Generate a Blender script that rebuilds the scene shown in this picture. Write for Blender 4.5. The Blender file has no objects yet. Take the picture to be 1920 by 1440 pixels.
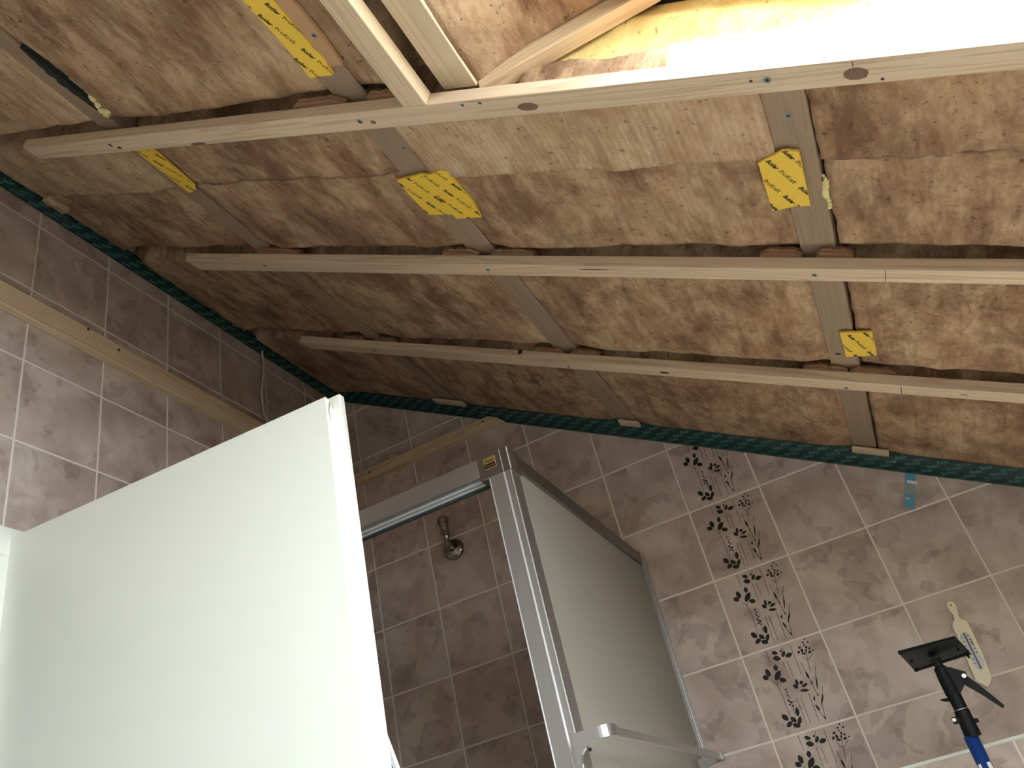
import bpy, bmesh, math, random
from mathutils import Vector, Matrix, noise

scene = bpy.context.scene
random.seed(4)
Z0 = 2.186                                    # floor level is 0

# ------------------------------------------------------------------ camera
cam_data = bpy.data.cameras.new('camera')
cam = bpy.data.objects.new('camera', cam_data)
scene.collection.objects.link(cam)
scene.camera = cam
cam_data.sensor_fit = 'HORIZONTAL'
cam_data.sensor_width = 36.0
cam_data.lens = 36.0 * 1538.05 / 1920.0
cam_data.clip_start = 0.02
RX = Vector((0.8780403516583641, 0.42714841413354937, -0.21584571610956263))
RY = Vector((-0.3997893168764971, 0.40671747035776695, -0.8214313126593134))
RZ = Vector((-0.26308485887842353, 0.8075426500247355, 0.5278837233898648))
CAM = Vector((0.3064, -2.1642, -0.9890 + Z0))
cam.matrix_world = Matrix(((RX.x, -RY.x, -RZ.x, CAM.x), (RX.y, -RY.y, -RZ.y, CAM.y),
                           (RX.z, -RY.z, -RZ.z, CAM.z), (0, 0, 0, 1)))

# ------------------------------------------------------------------ world, sun, exposure
SKY_STRENGTH = 15.0
SUN_STRENGTH = 36.0
EXPOSURE = 0.47
world = bpy.data.worlds.new('world')
scene.world = world
world.use_nodes = True
bg = world.node_tree.nodes['Background']
bg.inputs['Color'].default_value = (0.86, 0.94, 1.0, 1)
bg.inputs['Strength'].default_value = SKY_STRENGTH
sun_data = bpy.data.lights.new('sun', 'SUN')
sun_data.energy = SUN_STRENGTH
sun_data.angle = 0.02
sun_data.color = (1.0, 0.97, 0.92)
sun = bpy.data.objects.new('sun', sun_data)
scene.collection.objects.link(sun)
sun.location = (2, -4, 5)
sun.rotation_euler = Vector((-0.22, 0.76, -0.61)).to_track_quat('-Z', 'Y').to_euler()

vs = scene.view_settings
vs.view_transform = 'Standard'
vs.look = 'None'
vs.gamma = 1.0
vs.exposure = EXPOSURE
vs.use_curve_mapping = False
scene.cycles.max_bounces = 7
scene.cycles.diffuse_bounces = 4
scene.cycles.use_adaptive_sampling = True
scene.cycles.adaptive_threshold = 0.05
scene.cycles.adaptive_min_samples = 20
scene.cycles.sample_clamp_indirect = 6.0
scene.cycles.use_denoising = True

# ------------------------------------------------------------------ geometry of the roof
XL = -1.0563                                  # plane of the wall beside the door
TH = math.radians(31.25775)
S = Vector((math.cos(TH), 0, -math.sin(TH)))  # down the roof slope
N = Vector((math.sin(TH), 0, math.cos(TH)))   # out of the roof
O0 = Vector((XL, 0, 0.7115 + Z0))
WIN_OFF = -0.15


def CP(s, y, off=0.0):
    """point on the ceiling: s down the slope, y along the room, off towards the room"""
    return O0 + S * s + Vector((0, y, 0)) - N * off


# ------------------------------------------------------------------ helpers
COL = scene.collection


def link(o, parent=None):
    COL.objects.link(o)
    if parent is not None:
        o.parent = parent
    return o


def world_loc(o):
    v = Vector(o.location)
    p = o.parent
    while p is not None:
        v = v + Vector(p.location)
        p = p.parent
    return v


def tag(o, label=None, cat=None, group=None, kind=None):
    if label: o['label'] = label
    if cat: o['category'] = cat
    if group: o['group'] = group
    if kind: o['kind'] = kind
    return o


def empty(name, loc, label=None, cat=None, group=None, kind=None):
    o = bpy.data.objects.new(name, None)
    o.empty_display_size = 0.05
    o.location = loc
    link(o)
    return tag(o, label, cat, group, kind)


def build(name, verts, faces, mat, parent=None, smooth=False, origin=None):
    """world-space verts -> one mesh object with its origin in the middle of the mesh"""
    verts = [Vector(v) for v in verts]
    if origin is None:
        lo = Vector((min(v.x for v in verts), min(v.y for v in verts), min(v.z for v in verts)))
        hi = Vector((max(v.x for v in verts), max(v.y for v in verts), max(v.z for v in verts)))
        origin = (lo + hi) / 2
    origin = Vector(origin)
    me = bpy.data.meshes.new(name)
    me.from_pydata([v - origin for v in verts], [], faces)
    bm = bmesh.new()
    bm.from_mesh(me)
    bmesh.ops.recalc_face_normals(bm, faces=bm.faces)
    bm.to_mesh(me)
    bm.free()
    if smooth:
        me.polygons.foreach_set('use_smooth', [True] * len(me.polygons))
    me.materials.append(mat)
    o = bpy.data.objects.new(name, me)
    link(o, parent)
    o.location = origin - (world_loc(parent) if parent is not None else Vector((0, 0, 0)))
    return o


class Geo:
    def __init__(self):
        self.v, self.f = [], []

    def add(self, vs_, fs_):
        b = len(self.v)
        self.v += [Vector(x) for x in vs_]
        self.f += [[i + b for i in f] for f in fs_]
        return self

    def box8(self, p, bevel=0.0):
        """p: 8 corners, bottom ring 0-3, top ring 4-7"""
        bm = bmesh.new()
        q = [bm.verts.new(x) for x in p]
        for f in ((0, 3, 2, 1), (4, 5, 6, 7), (0, 1, 5, 4), (1, 2, 6, 5), (2, 3, 7, 6), (3, 0, 4, 7)):
            bm.faces.new([q[i] for i in f])
        bmesh.ops.recalc_face_normals(bm, faces=bm.faces)
        if bevel > 0:
            bmesh.ops.bevel(bm, geom=list(bm.edges), offset=bevel, segments=2, affect='EDGES', profile=0.5)
        bm.verts.index_update()
        self.add([v.co.copy() for v in bm.verts], [[v.index for v in f.verts] for f in bm.faces])
        bm.free()
        return self

    def box(self, x0, x1, y0, y1, z0, z1, bevel=0.0):
        return self.box8([(x0, y0, z0), (x1, y0, z0), (x1, y1, z0), (x0, y1, z0),
                          (x0, y0, z1), (x1, y0, z1), (x1, y1, z1), (x0, y1, z1)], bevel)

    def cbox(self, s0, s1, y0, y1, o0, o1, bevel=0.0):
        """box in ceiling coordinates"""
        return self.box8([CP(s0, y0, o0), CP(s1, y0, o0), CP(s1, y1, o0), CP(s0, y1, o0),
                          CP(s0, y0, o1), CP(s1, y0, o1), CP(s1, y1, o1), CP(s0, y1, o1)], bevel)

    def tube(self, path, r, seg=12, caps=True):
        path = [Vector(p) for p in path]
        rs = r if isinstance(r, (list, tuple)) else [r] * len(path)
        base = len(self.v)
        up = None
        for i, p in enumerate(path):
            d = (path[min(i + 1, len(path) - 1)] - path[max(i - 1, 0)])
            if d.length < 1e-9:
                d = path[-1] - path[0]
            d.normalize()
            if up is None:
                up = d.orthogonal().normalized()
            else:
                up = (up - d * up.dot(d)).normalized()
            w = d.cross(up)
            for k in range(seg):
                a = 2 * math.pi * k / seg
                self.v.append(p + (up * math.cos(a) + w * math.sin(a)) * rs[i])
        for i in range(len(path) - 1):
            for k in range(seg):
                a = base + i * seg + k
                b = base + i * seg + (k + 1) % seg
                self.f.append([a, b, b + seg, a + seg])
        if caps:
            self.f.append([base + k for k in range(seg)][::-1])
            self.f.append([base + (len(path) - 1) * seg + k for k in range(seg)])
        return self

    def prism(self, poly, fr, h0, h1):
        """poly: 2D points, fr(u, v, h) -> world"""
        n = len(poly)
        self.add([fr(u, v, h0) for u, v in poly] + [fr(u, v, h1) for u, v in poly],
                 [list(range(n))[::-1], list(range(n, 2 * n))] +
                 [[i, (i + 1) % n, n + (i + 1) % n, n + i] for i in range(n)])
        return self

    def obj(self, name, mat, parent=None, smooth=False, origin=None):
        return build(name, self.v, self.f, mat, parent, smooth, origin)


def clip(poly, fn):
    """keep the part of a convex 2D polygon where fn >= 0"""
    out = []
    for i, p in enumerate(poly):
        q = poly[(i + 1) % len(poly)]
        a, b = fn(p), fn(q)
        if a >= 0: out.append(p)
        if a * b < 0:
            t = a / (a - b)
            out.append((p[0] + (q[0] - p[0]) * t, p[1] + (q[1] - p[1]) * t))
    return out


def area2(poly):
    return 0.5 * sum(p[0] * q[1] - q[0] * p[1] for p, q in zip(poly, poly[1:] + poly[:1]))


def jag(poly, seed, amp=0.0009, step=0.006):
    out = []
    for p, q in zip(poly, poly[1:] + poly[:1]):
        L = math.hypot(q[0] - p[0], q[1] - p[1])
        n = max(1, int(L / step))
        for i in range(n):
            t = i / n
            d = 0 if i == 0 else amp * noise.noise((seed, p[0] * 50 + i * 1.7, p[1] * 50))
            out.append((p[0] + (q[0] - p[0]) * t - (q[1] - p[1]) / L * d, p[1] + (q[1] - p[1]) * t + (q[0] - p[0]) / L * d))
    return out


# ------------------------------------------------------------------ material helpers
def lin(r, g, b):
    f = lambda c: (c / 255 / 12.92) if c / 255 <= 0.04045 else ((c / 255 + 0.055) / 1.055) ** 2.4
    return (f(r), f(g), f(b), 1)


class Mat:
    def __init__(self, name, color=(0.5, 0.5, 0.5, 1), rough=0.6, metal=0.0, **kw):
        self.m = bpy.data.materials.new(name)
        self.m.use_nodes = True
        self.nt = self.m.node_tree
        self.b = self.nt.nodes['Principled BSDF']
        self.b.inputs['Base Color'].default_value = color
        self.b.inputs['Roughness'].default_value = rough
        self.b.inputs['Metallic'].default_value = metal
        for k, v in kw.items():
            self.b.inputs[k].default_value = v

    def n(self, typ, **kw):
        nd = self.nt.nodes.new(typ)
        for k, v in kw.items():
            if hasattr(nd, k) and k not in nd.inputs:
                setattr(nd, k, v)
            else:
                nd.inputs[k].default_value = v
        return nd

    def l(self, a, b):
        self.nt.links.new(a, b)

    def coord(self, scale=(1, 1, 1), rand=True, rot=(0, 0, 0)):
        tc = self.n('ShaderNodeTexCoord')
        mp = self.n('ShaderNodeMapping')
        mp.inputs['Scale'].default_value = scale
        mp.inputs['Rotation'].default_value = rot
        if rand:
            oi = self.n('ShaderNodeObjectInfo')
            ad = self.n('ShaderNodeVectorMath', operation='MULTIPLY_ADD')
            ad.inputs[1].default_value = (1, 1, 1)
            mu = self.n('ShaderNodeMath', operation='MULTIPLY')
            mu.inputs[1].default_value = 37.0
            self.l(oi.outputs['Random'], mu.inputs[0])
            self.l(tc.outputs['Object'], ad.inputs[0])
            self.l(mu.outputs[0], ad.inputs[2])
            self.l(ad.outputs[0], mp.inputs['Vector'])
        else:
            self.l(tc.outputs['Object'], mp.inputs['Vector'])
        return mp.outputs['Vector']

    def noise(self, vec, scale, detail=4, rough=0.5, dist=0.0):
        nd = self.n('ShaderNodeTexNoise')
        nd.inputs['Scale'].default_value = scale
        nd.inputs['Detail'].default_value = detail
        nd.inputs['Roughness'].default_value = rough
        nd.inputs['Distortion'].default_value = dist
        self.l(vec, nd.inputs['Vector'])
        return nd.outputs['Fac']

    def ramp(self, fac, stops, interp='LINEAR'):
        r = self.n('ShaderNodeValToRGB')
        r.color_ramp.interpolation = interp
        el = r.color_ramp.elements
        while len(el) > 1: el.remove(el[0])
        el[0].position, el[0].color = stops[0]
        for p, c in stops[1:]:
            e = el.new(p)
            e.color = c
        self.l(fac, r.inputs['Fac'])
        return r.outputs['Color']

    def mix(self, fac, a, b, blend='MIX'):
        m = self.n('ShaderNodeMix', data_type='RGBA', blend_type=blend)
        for sock, val in ((m.inputs[0], fac), (m.inputs[6], a), (m.inputs[7], b)):
            if hasattr(val, 'is_linked'): self.l(val, sock)
            else: sock.default_value = val
        return m.outputs[2]

    def math(self, op, a, b=0.0):
        m = self.n('ShaderNodeMath', operation=op)
        for sock, val in ((m.inputs[0], a), (m.inputs[1], b)):
            if hasattr(val, 'is_linked'): self.l(val, sock)
            else: sock.default_value = val
        return m.outputs[0]

    def bump(self, h, strength=0.3, dist=0.002):
        b = self.n('ShaderNodeBump')
        b.inputs['Strength'].default_value = strength
        b.inputs['Distance'].default_value = dist
        self.l(h, b.inputs['Height'])
        self.l(b.outputs['Normal'], self.b.inputs['Normal'])

    def col(self, c):
        self.l(c, self.b.inputs['Base Color'])


W1 = (1, 1, 1, 1)
K0 = (0, 0, 0, 1)


def tile_mat(name, base, light, dark, blotch):
    m = Mat(name, base, 0.33)
    v = m.coord()
    c = m.mix(m.ramp(m.noise(v, 7, 3, 0.55, 0.6), [(0.36, K0), (0.66, W1)]), base, light)
    c = m.mix(m.math('MULTIPLY', m.ramp(m.noise(v, 11, 5, 0.6, 0.4), [(0.47, K0), (0.62, W1)]), 0.55), c, dark)
    e = m.ramp(m.noise(v, 7.5, 5, 0.55, 0.35), [(0.565, K0), (0.585, W1), (0.70, (.45, .45, .45, 1))])
    c = m.mix(m.math('MULTIPLY', e, 0.36), c, blotch)
    e2 = m.ramp(m.noise(v, 16, 4, 0.5, 0.3), [(0.62, K0), (0.635, W1)])
    c = m.mix(m.math('MULTIPLY', e2, 0.30), c, blotch)
    c = m.mix(m.math('MULTIPLY', m.noise(v, 160, 2), 0.12), c, dark)
    m.col(c)
    m.bump(m.noise(v, 25, 2), 0.08, 0.002)
    return m.m


def wood_mat(name, pale, ring, axis='y', rough=0.62, rs=1.0, tint=None, contrast=1.0):
    """long-grain softwood; the grain runs along the given object axis"""
    m = Mat(name, pale, rough)
    if axis == 's':
        v = m.coord((1, 1, 1), rot=(0, -TH, 0))
        sc = (0.55, 22, 22)
    else:
        v = m.coord((1, 1, 1))
        sc = {'y': (22, 0.55, 22), 'x': (0.55, 22, 22), 'z': (22, 22, 0.55)}[axis]
    mp = m.n('ShaderNodeMapping')
    mp.inputs['Scale'].default_value = sc
    m.l(v, mp.inputs['Vector'])
    g = m.noise(mp.outputs['Vector'], 2.0 * rs, 3, 0.55, 0.7)
    saw = m.math('FRACT', m.math('MULTIPLY', g, 9.0))
    line = m.ramp(saw, [(0.0, K0), (0.62, (.25, .25, .25, 1)), (0.9, W1), (1.0, (.1, .1, .1, 1))])
    c = m.mix(m.math('MULTIPLY', line, 0.42 * contrast), pale, ring)
    f = m.noise(mp.outputs['Vector'], 16, 4, 0.7)
    c = m.mix(m.math('MULTIPLY', f, 0.28 * contrast), c, ring)
    if tint:
        c = m.mix(m.math('MULTIPLY', m.ramp(m.noise(v, 5, 3), [(0.4, K0), (0.65, W1)]), 0.45), c, tint)
    m.col(c)
    m.bump(f, 0.25, 0.0015)
    return m.m


def wool_mat(name, pale, mid, brown, amount=0.5, ribs=0.4):
    """brown mineral wool: clouds of lighter felt, streaks along the roll, creases, pits and a faint knit"""
    m = Mat(name, mid, 0.95)
    tc = m.coord((1, 1, 1), rot=(0, -TH, 0))

    def mapped(sx, sy, sz, rz):
        w = m.n('ShaderNodeMapping')
        w.inputs['Scale'].default_value = (sx, sy, sz)
        w.inputs['Rotation'].default_value = (0, 0, rz)
        m.l(tc, w.inputs['Vector'])
        return w.outputs['Vector']
    v = mapped(1.5, 0.9, 1.0, 0.25)
    c = m.mix(m.ramp(m.noise(v, 9.0, 6, 0.72, 0.3), [(0.40, K0), (0.60, W1)]), mid, pale)
    cl = m.ramp(m.noise(v, 5.5, 7, 0.74, 0.35), [(0.49 - 0.04 * amount, K0), (0.61, W1)])
    c = m.mix(m.math('MULTIPLY', cl, 0.45 + 0.4 * amount), c, brown)
    st = m.noise(mapped(30, 7, 20, 0.12), 1.0, 5, 0.72, 0.3)
    c = m.mix(m.math('MULTIPLY', m.ramp(st, [(0.46, K0), (0.66, W1)]), 0.58), c, brown)
    c = m.mix(m.math('MULTIPLY', m.ramp(st, [(0.30, W1), (0.46, K0)]), 0.30), c, pale)
    cr = m.ramp(m.noise(v, 3.0, 5, 0.62, 0.6), [(0.484, K0), (0.5, W1), (0.516, K0)])
    msk = m.ramp(m.noise(v, 2.2, 3, 0.5), [(0.5, K0), (0.6, W1)])
    c = m.mix(m.math('MULTIPLY', m.math('MULTIPLY', cr, msk), 0.5), c, brown)
    sp = m.ramp(m.noise(tc, 95, 3, 0.6), [(0.63, K0), (0.69, W1)])
    c = m.mix(m.math('MULTIPLY', sp, 0.6), c, lin(70, 44, 30))
    wv = m.n('ShaderNodeTexWave', wave_type='BANDS', bands_direction='X')
    wv.inputs['Scale'].default_value = 30
    wv.inputs['Distortion'].default_value = 3.0
    wv.inputs['Detail'].default_value = 2
    wv.inputs['Detail Scale'].default_value = 3
    m.l(tc, wv.inputs['Vector'])
    c = m.mix(m.math('MULTIPLY', wv.outputs['Fac'], 0.22 * ribs), c, brown)
    m.col(c)
    fine = m.noise(tc, 130, 3, 0.7)
    h = m.math('ADD', m.math('MULTIPLY', m.noise(v, 13, 4, 0.68, 0.4), 1.0),
               m.math('ADD', m.math('MULTIPLY', st, 0.5), m.math('ADD', m.math('MULTIPLY', fine, 0.22), m.math('MULTIPLY', wv.outputs['Fac'], 0.10 * ribs))))
    m.bump(h, 0.65, 0.006)
    return m.m


M = {}
M['tile'] = tile_mat('glazed_tile', lin(188, 169, 160), lin(211, 197, 188), lin(162, 142, 133), lin(122, 103, 95))
M['grout'] = Mat('grout', lin(232, 225, 214), 0.9).m
M['plaster'] = Mat('plaster', lin(200, 198, 195), 0.9).m
M['floor'] = Mat('floor_tile', lin(164, 161, 158), 0.5).m
M['wool'] = wool_mat('mineral_wool', lin(194, 164, 130), lin(166, 130, 98), lin(106, 70, 48), 0.6)
M['wool_pale'] = wool_mat('mineral_wool_pale', lin(210, 184, 152), lin(188, 156, 122), lin(150, 112, 82), 0.0, 1.0)
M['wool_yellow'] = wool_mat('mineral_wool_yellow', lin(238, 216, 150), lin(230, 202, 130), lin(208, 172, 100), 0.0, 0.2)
M['rafter'] = wood_mat('old_rafter_wood', lin(160, 136, 112), lin(116, 94, 76), 'y', 0.8, contrast=0.9)
M['batten'] = wood_mat('planed_batten_wood', lin(224, 202, 174), lin(166, 128, 94), 's', rs=0.6, contrast=1.25)
M['batten_y'] = wood_mat('planed_batten_wood_y', lin(228, 208, 178), lin(180, 142, 104), 'y', rs=0.6, contrast=1.2)
M['batten_x'] = wood_mat('planed_batten_wood_x', lin(224, 200, 166), lin(176, 138, 102), 'x', rs=0.6, contrast=1.2)
M['shim'] = wood_mat('rough_shim_wood', lin(164, 124, 92), lin(100, 66, 46), 's', 0.9, contrast=1.5)
M['lath'] = wood_mat('lath_wood', lin(196, 156, 116), lin(160, 118, 84), 'y')
M['knot'] = wood_mat('knot_wood', lin(138, 108, 86), lin(84, 58, 44), 'z', 0.7, rs=2.0, contrast=1.6)
M['knot_dark'] = Mat('knot_dark', lin(48, 34, 28), 0.8).m
M['pencil'] = Mat('pencil', lin(120, 98, 80), 0.8).m
M['screw'] = Mat('zinc_screw', lin(150, 164, 170), 0.4, 0.6).m
M['recess'] = Mat('screw_recess', lin(26, 30, 34), 0.6).m
M['deck'] = Mat('dark_underlay', lin(54, 44, 36), 0.95).m
M['green'] = Mat('green_film', lin(9, 47, 44), 0.45).m
M['green_print'] = Mat('green_film_print', lin(78, 132, 120), 0.5).m
M['tape'] = Mat('yellow_tape', lin(240, 199, 72), 0.5).m
M['ink'] = Mat('black_ink', lin(32, 27, 20), 0.7).m
M['foam'] = Mat('pu_foam', lin(226, 212, 150), 0.8).m
M['door'] = Mat('white_lacquer', lin(238, 239, 232), 0.38).m
M['chip'] = Mat('raw_chip', lin(206, 192, 182), 0.8).m
M['crack'] = Mat('crack_line', lin(110, 112, 104), 0.8).m
M['alu'] = Mat('aluminium', lin(178, 176, 178), 0.32, 0.9).m
M['alu_shaded'] = Mat('aluminium_shaded', lin(128, 124, 121), 0.36, 0.85).m  # darker copy of the aluminium, the side rail's shade put into the colour
M['alu_bright'] = Mat('highlight_alu', lin(250, 250, 252), 0.30, 0.5).m  # near white, so the edge highlights are put into the colour
M['alu_dark'] = Mat('dark_seal', lin(58, 64, 70), 0.4, 0.4).m
M['cap'] = Mat('bronze_grey_cap', lin(86, 76, 70), 0.4, 0.3).m
M['gold'] = Mat('gold_badge', lin(196, 172, 104), 0.3, 0.8).m
M['badge_dark'] = Mat('badge_dark', lin(44, 26, 24), 0.4).m
M['chrome'] = Mat('dull_chrome', lin(160, 156, 148), 0.2, 1.0).m
M['black'] = Mat('black_plastic', lin(16, 17, 19), 0.55, 0.0, **{'Specular IOR Level': 0.25}).m
M['blue'] = Mat('blue_pole', lin(28, 66, 140), 0.35).m
M['white'] = Mat('white_paper', lin(232, 232, 230), 0.7).m
M['bluetape'] = Mat('blue_strip', lin(98, 158, 190), 0.5).m
M['cream'] = wood_mat('thermometer_wood', lin(242, 234, 208), lin(230, 216, 180), 'z', 0.5, contrast=0.5)
M['cable'] = Mat('grey_cable', lin(208, 202, 192), 0.5).m
M['purple'] = Mat('purple_cloth', lin(120, 104, 128), 0.9).m
M['scale'] = Mat('scale_paper', lin(204, 206, 204), 0.35).m
M['fluid'] = Mat('tube_fluid', lin(126, 132, 146), 0.2).m


def clear_tape():
    m = Mat('clear_tape', lin(218, 210, 194), 0.35)
    m.b.inputs['Alpha'].default_value = 0.30
    return m.m


def panel_mat():
    m = Mat('frosted_panel', lin(178, 174, 164), 0.5)
    tr = m.n('ShaderNodeBsdfTranslucent')
    tr.inputs['Color'].default_value = lin(190, 184, 172)
    mx = m.n('ShaderNodeMixShader')
    mx.inputs[0].default_value = 0.35
    v = m.coord(rand=False)
    m.bump(m.noise(v, 420, 2), 0.25, 0.001)
    m.l(m.b.outputs[0], mx.inputs[1])
    m.l(tr.outputs[0], mx.inputs[2])
    m.l(mx.outputs[0], m.nt.nodes['Material Output'].inputs['Surface'])
    return m.m


def glass_mat():
    m = Mat('window_glass', W1, 0.02)
    tr = m.n('ShaderNodeBsdfTransparent')
    tr.inputs['Color'].default_value = (0.96, 0.98, 0.97, 1)
    gl = m.n('ShaderNodeBsdfGlossy')
    gl.inputs['Roughness'].default_value = 0.02
    mx = m.n('ShaderNodeMixShader')
    mx.inputs[0].default_value = 0.06
    m.l(tr.outputs[0], mx.inputs[1])
    m.l(gl.outputs[0], mx.inputs[2])
    m.l(mx.outputs[0], m.nt.nodes['Material Output'].inputs['Surface'])
    return m.m


M['clear'] = clear_tape()
M['panel'] = panel_mat()
M['glass'] = glass_mat()

# ------------------------------------------------------------------ the room shell
XR, YF = 1.75, -3.2                           # low wall under the roof, wall behind the camera
JOINT, TD = 0.0050, 0.0013                    # joint width, how far tiles stand proud


def zc(x):                                    # ceiling height above x
    return O0.z - (x - XL) * math.tan(TH)


g = Geo().box(XL - 0.3, XR + 0.3, YF - 0.2, 0.2, -0.15, 0.0)
tag(g.obj('floor', M['floor']), kind='structure')

# back wall: grout bed plus one object per tile
wb = Geo()
wb.prism([(XL - 0.15, 0), (XR + 0.15, 0), (XR + 0.15, zc(XR + 0.15) + 0.1), (XL - 0.15, zc(XL - 0.15) + 0.1)],
         lambda u, v, h: (u, h, v), TD, 0.15)
wall_back = tag(wb.obj('wall_back', M['grout']), kind='structure')
MESH_CACHE = {}


def tile_obj(poly, fr, parent, key=None, mat=None):
    """one glazed tile: bevelled slab on the grout bed; poly counter-clockwise, h towards the room"""
    cx = sum(p[0] for p in poly) / len(poly)
    cy = sum(p[1] for p in poly) / len(poly)
    org = Vector(fr(cx, cy, 0))
    if key is not None and key in MESH_CACHE:
        o = bpy.data.objects.new('tile', MESH_CACHE[key])
        link(o, parent)
        o.location = org - world_loc(parent)
        return o
    n = len(poly)
    b = 0.0008
    inner = []
    for i, p in enumerate(poly):
        d = Vector((cx - p[0], cy - p[1]))
        inner.append((p[0] + (b if d.x > 0 else -b), p[1] + (b if d.y > 0 else -b)))
    vs_ = [fr(u, v, -TD - 0.001) for u, v in poly] + [fr(u, v, -0.0006) for u, v in poly] + [fr(u, v, 0) for u, v in inner]
    fs_ = [list(range(2 * n, 3 * n))]
    for r in range(2):
        fs_ += [[r * n + i, r * n + (i + 1) % n, (r + 1) * n + (i + 1) % n, (r + 1) * n + i] for i in range(n)]
    o = build('tile', vs_, fs_, mat or M['tile'], parent, origin=org)
    if key is not None:
        MESH_CACHE[key] = o.data
    return o


TW, THT = 0.2, 0.1981
fr_back = lambda u, v, h: (u, -h, v)
LEAVES = [(0.3959, 0.9273, 0.0278, -0.0181, -0.0127, -0.0174), (0.3978, 0.8602, 0.0374, -0.018, -0.0135, -0.0241), (0.492, 0.8854, 0.0216, 0.0295, 0.0163, -0.0107), (0.5468, 0.8547, 0.0393, 0.0047, 0.0015, -0.0244), (0.475, 0.9275, 0.012, -0.0039, -0.0047, -0.0118), (0.2358, 0.7335, 0.0079, -0.0447, -0.0254, -0.0052), (0.1905, 0.6889, 0.0277, -0.021, -0.018, -0.0209), (0.3445, 0.7618, -0.0036, -0.0336, -0.0234, 0.0011), (0.3343, 0.6706, 0.0406, 0.0436, 0.0233, -0.0193), (0.3717, 0.6055, 0.0343, -0.0175, -0.0136, -0.0221), (0.5155, 0.5319, -0.0043, -0.0354, -0.0166, 0.0007), (0.4857, 0.4935, 0.019, -0.0256, -0.0174, -0.012), (0.5639, 0.5172, 0.0201, 0.0117, 0.0089, -0.0149), (0.589, 0.478, 0.0348, 0.0073, 0.0025, -0.0162), (0.5668, 0.4241, 0.0449, -0.011, -0.0053, -0.0151), (0.3953, 0.2233, -0.0078, -0.0453, -0.0224, 0.0018), (0.2393, 0.202, 0.0228, -0.0358, -0.0243, -0.0141), (0.3216, 0.1553, 0.0212, -0.0308, -0.0211, -0.0131), (0.3842, 0.1255, 0.0229, 0.0393, 0.0196, -0.0086), (0.2603, 0.1203, 0.0341, 0.0196, 0.0131, -0.0204), (0.3342, 0.0865, 0.0347, -0.0206, -0.015, -0.0199), (0.6632, 0.5736, 0.0048, -0.0436, -0.0124, -0.0022), (0.6756, 0.4812, -0.0012, -0.0311, -0.0062, -0.0003), (0.7318, 0.4641, -0.0177, -0.0669, -0.008, 0.0013), (0.7169, 0.2722, 0.0297, 0.05, 0.0088, -0.004), (0.6365, 0.3082, -0.0074, -0.0233, -0.0098, 0.002), (0.6336, 0.2052, 0.0119, -0.0328, -0.0106, -0.0041), (0.6675, 0.077, 0.0041, -0.027, -0.006, -0.0013), (0.6916, 0.333, 0.0025, -0.0168, -0.0061, -0.0013), (0.7924, 0.9714, 0.0088, -0.0029, -0.0036, -0.0088), (0.7578, 0.9415, 0.0117, -0.0038, -0.004, -0.0098), (0.8163, 0.9302, 0.0107, -0.0035, -0.0041, -0.0098), (0.6981, 0.8988, 0.0168, 0.0034, 0.0017, -0.0121), (0.6696, 0.8506, 0.0137, -0.0044, -0.0064, -0.0156), (0.712, 0.8568, 0.0031, -0.022, -0.0146, -0.003), (0.7726, 0.8779, 0.0126, -0.0041, -0.0048, -0.0117), (0.8014, 0.8543, 0.0116, -0.0038, -0.0048, -0.0116), (0.7911, 0.8137, 0.0209, 0.0008, -0.0006, -0.0142), (0.8369, 0.8209, 0.0087, -0.0028, -0.0036, -0.0087), (0.728, 0.8153, 0.0117, -0.0037, -0.0056, -0.0135), (0.7586, 0.8439, 0.0097, -0.0031, -0.0064, -0.0155), (0.7056, 0.8225, 0.0097, -0.0031, -0.0056, -0.0136), (0.7583, 0.9103, 0.0088, -0.0029, -0.0036, -0.0088), (0.3633, 0.4935, -0.0018, -0.0088, -0.0134, 0.0016), (0.3667, 0.4609, 0.0088, -0.0026, -0.0034, -0.0084), (0.3615, 0.4206, 0.0088, -0.0026, -0.0034, -0.0084), (0.3754, 0.3957, 0.0087, -0.0026, -0.0034, -0.0084), (0.347, 0.3708, 0.0107, -0.0031, -0.0048, -0.012), (0.3724, 0.3396, 0.0135, -0.004, -0.0052, -0.0129), (0.3456, 0.3216, 0.0107, -0.0031, -0.0041, -0.0101), (0.3731, 0.3013, -0.0018, -0.0086, -0.0142, 0.0016), (0.3555, 0.4329, 0.0059, -0.0017, -0.0022, -0.0056), (0.3567, 0.3545, 0.0078, -0.0023, -0.003, -0.0074)]
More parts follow.
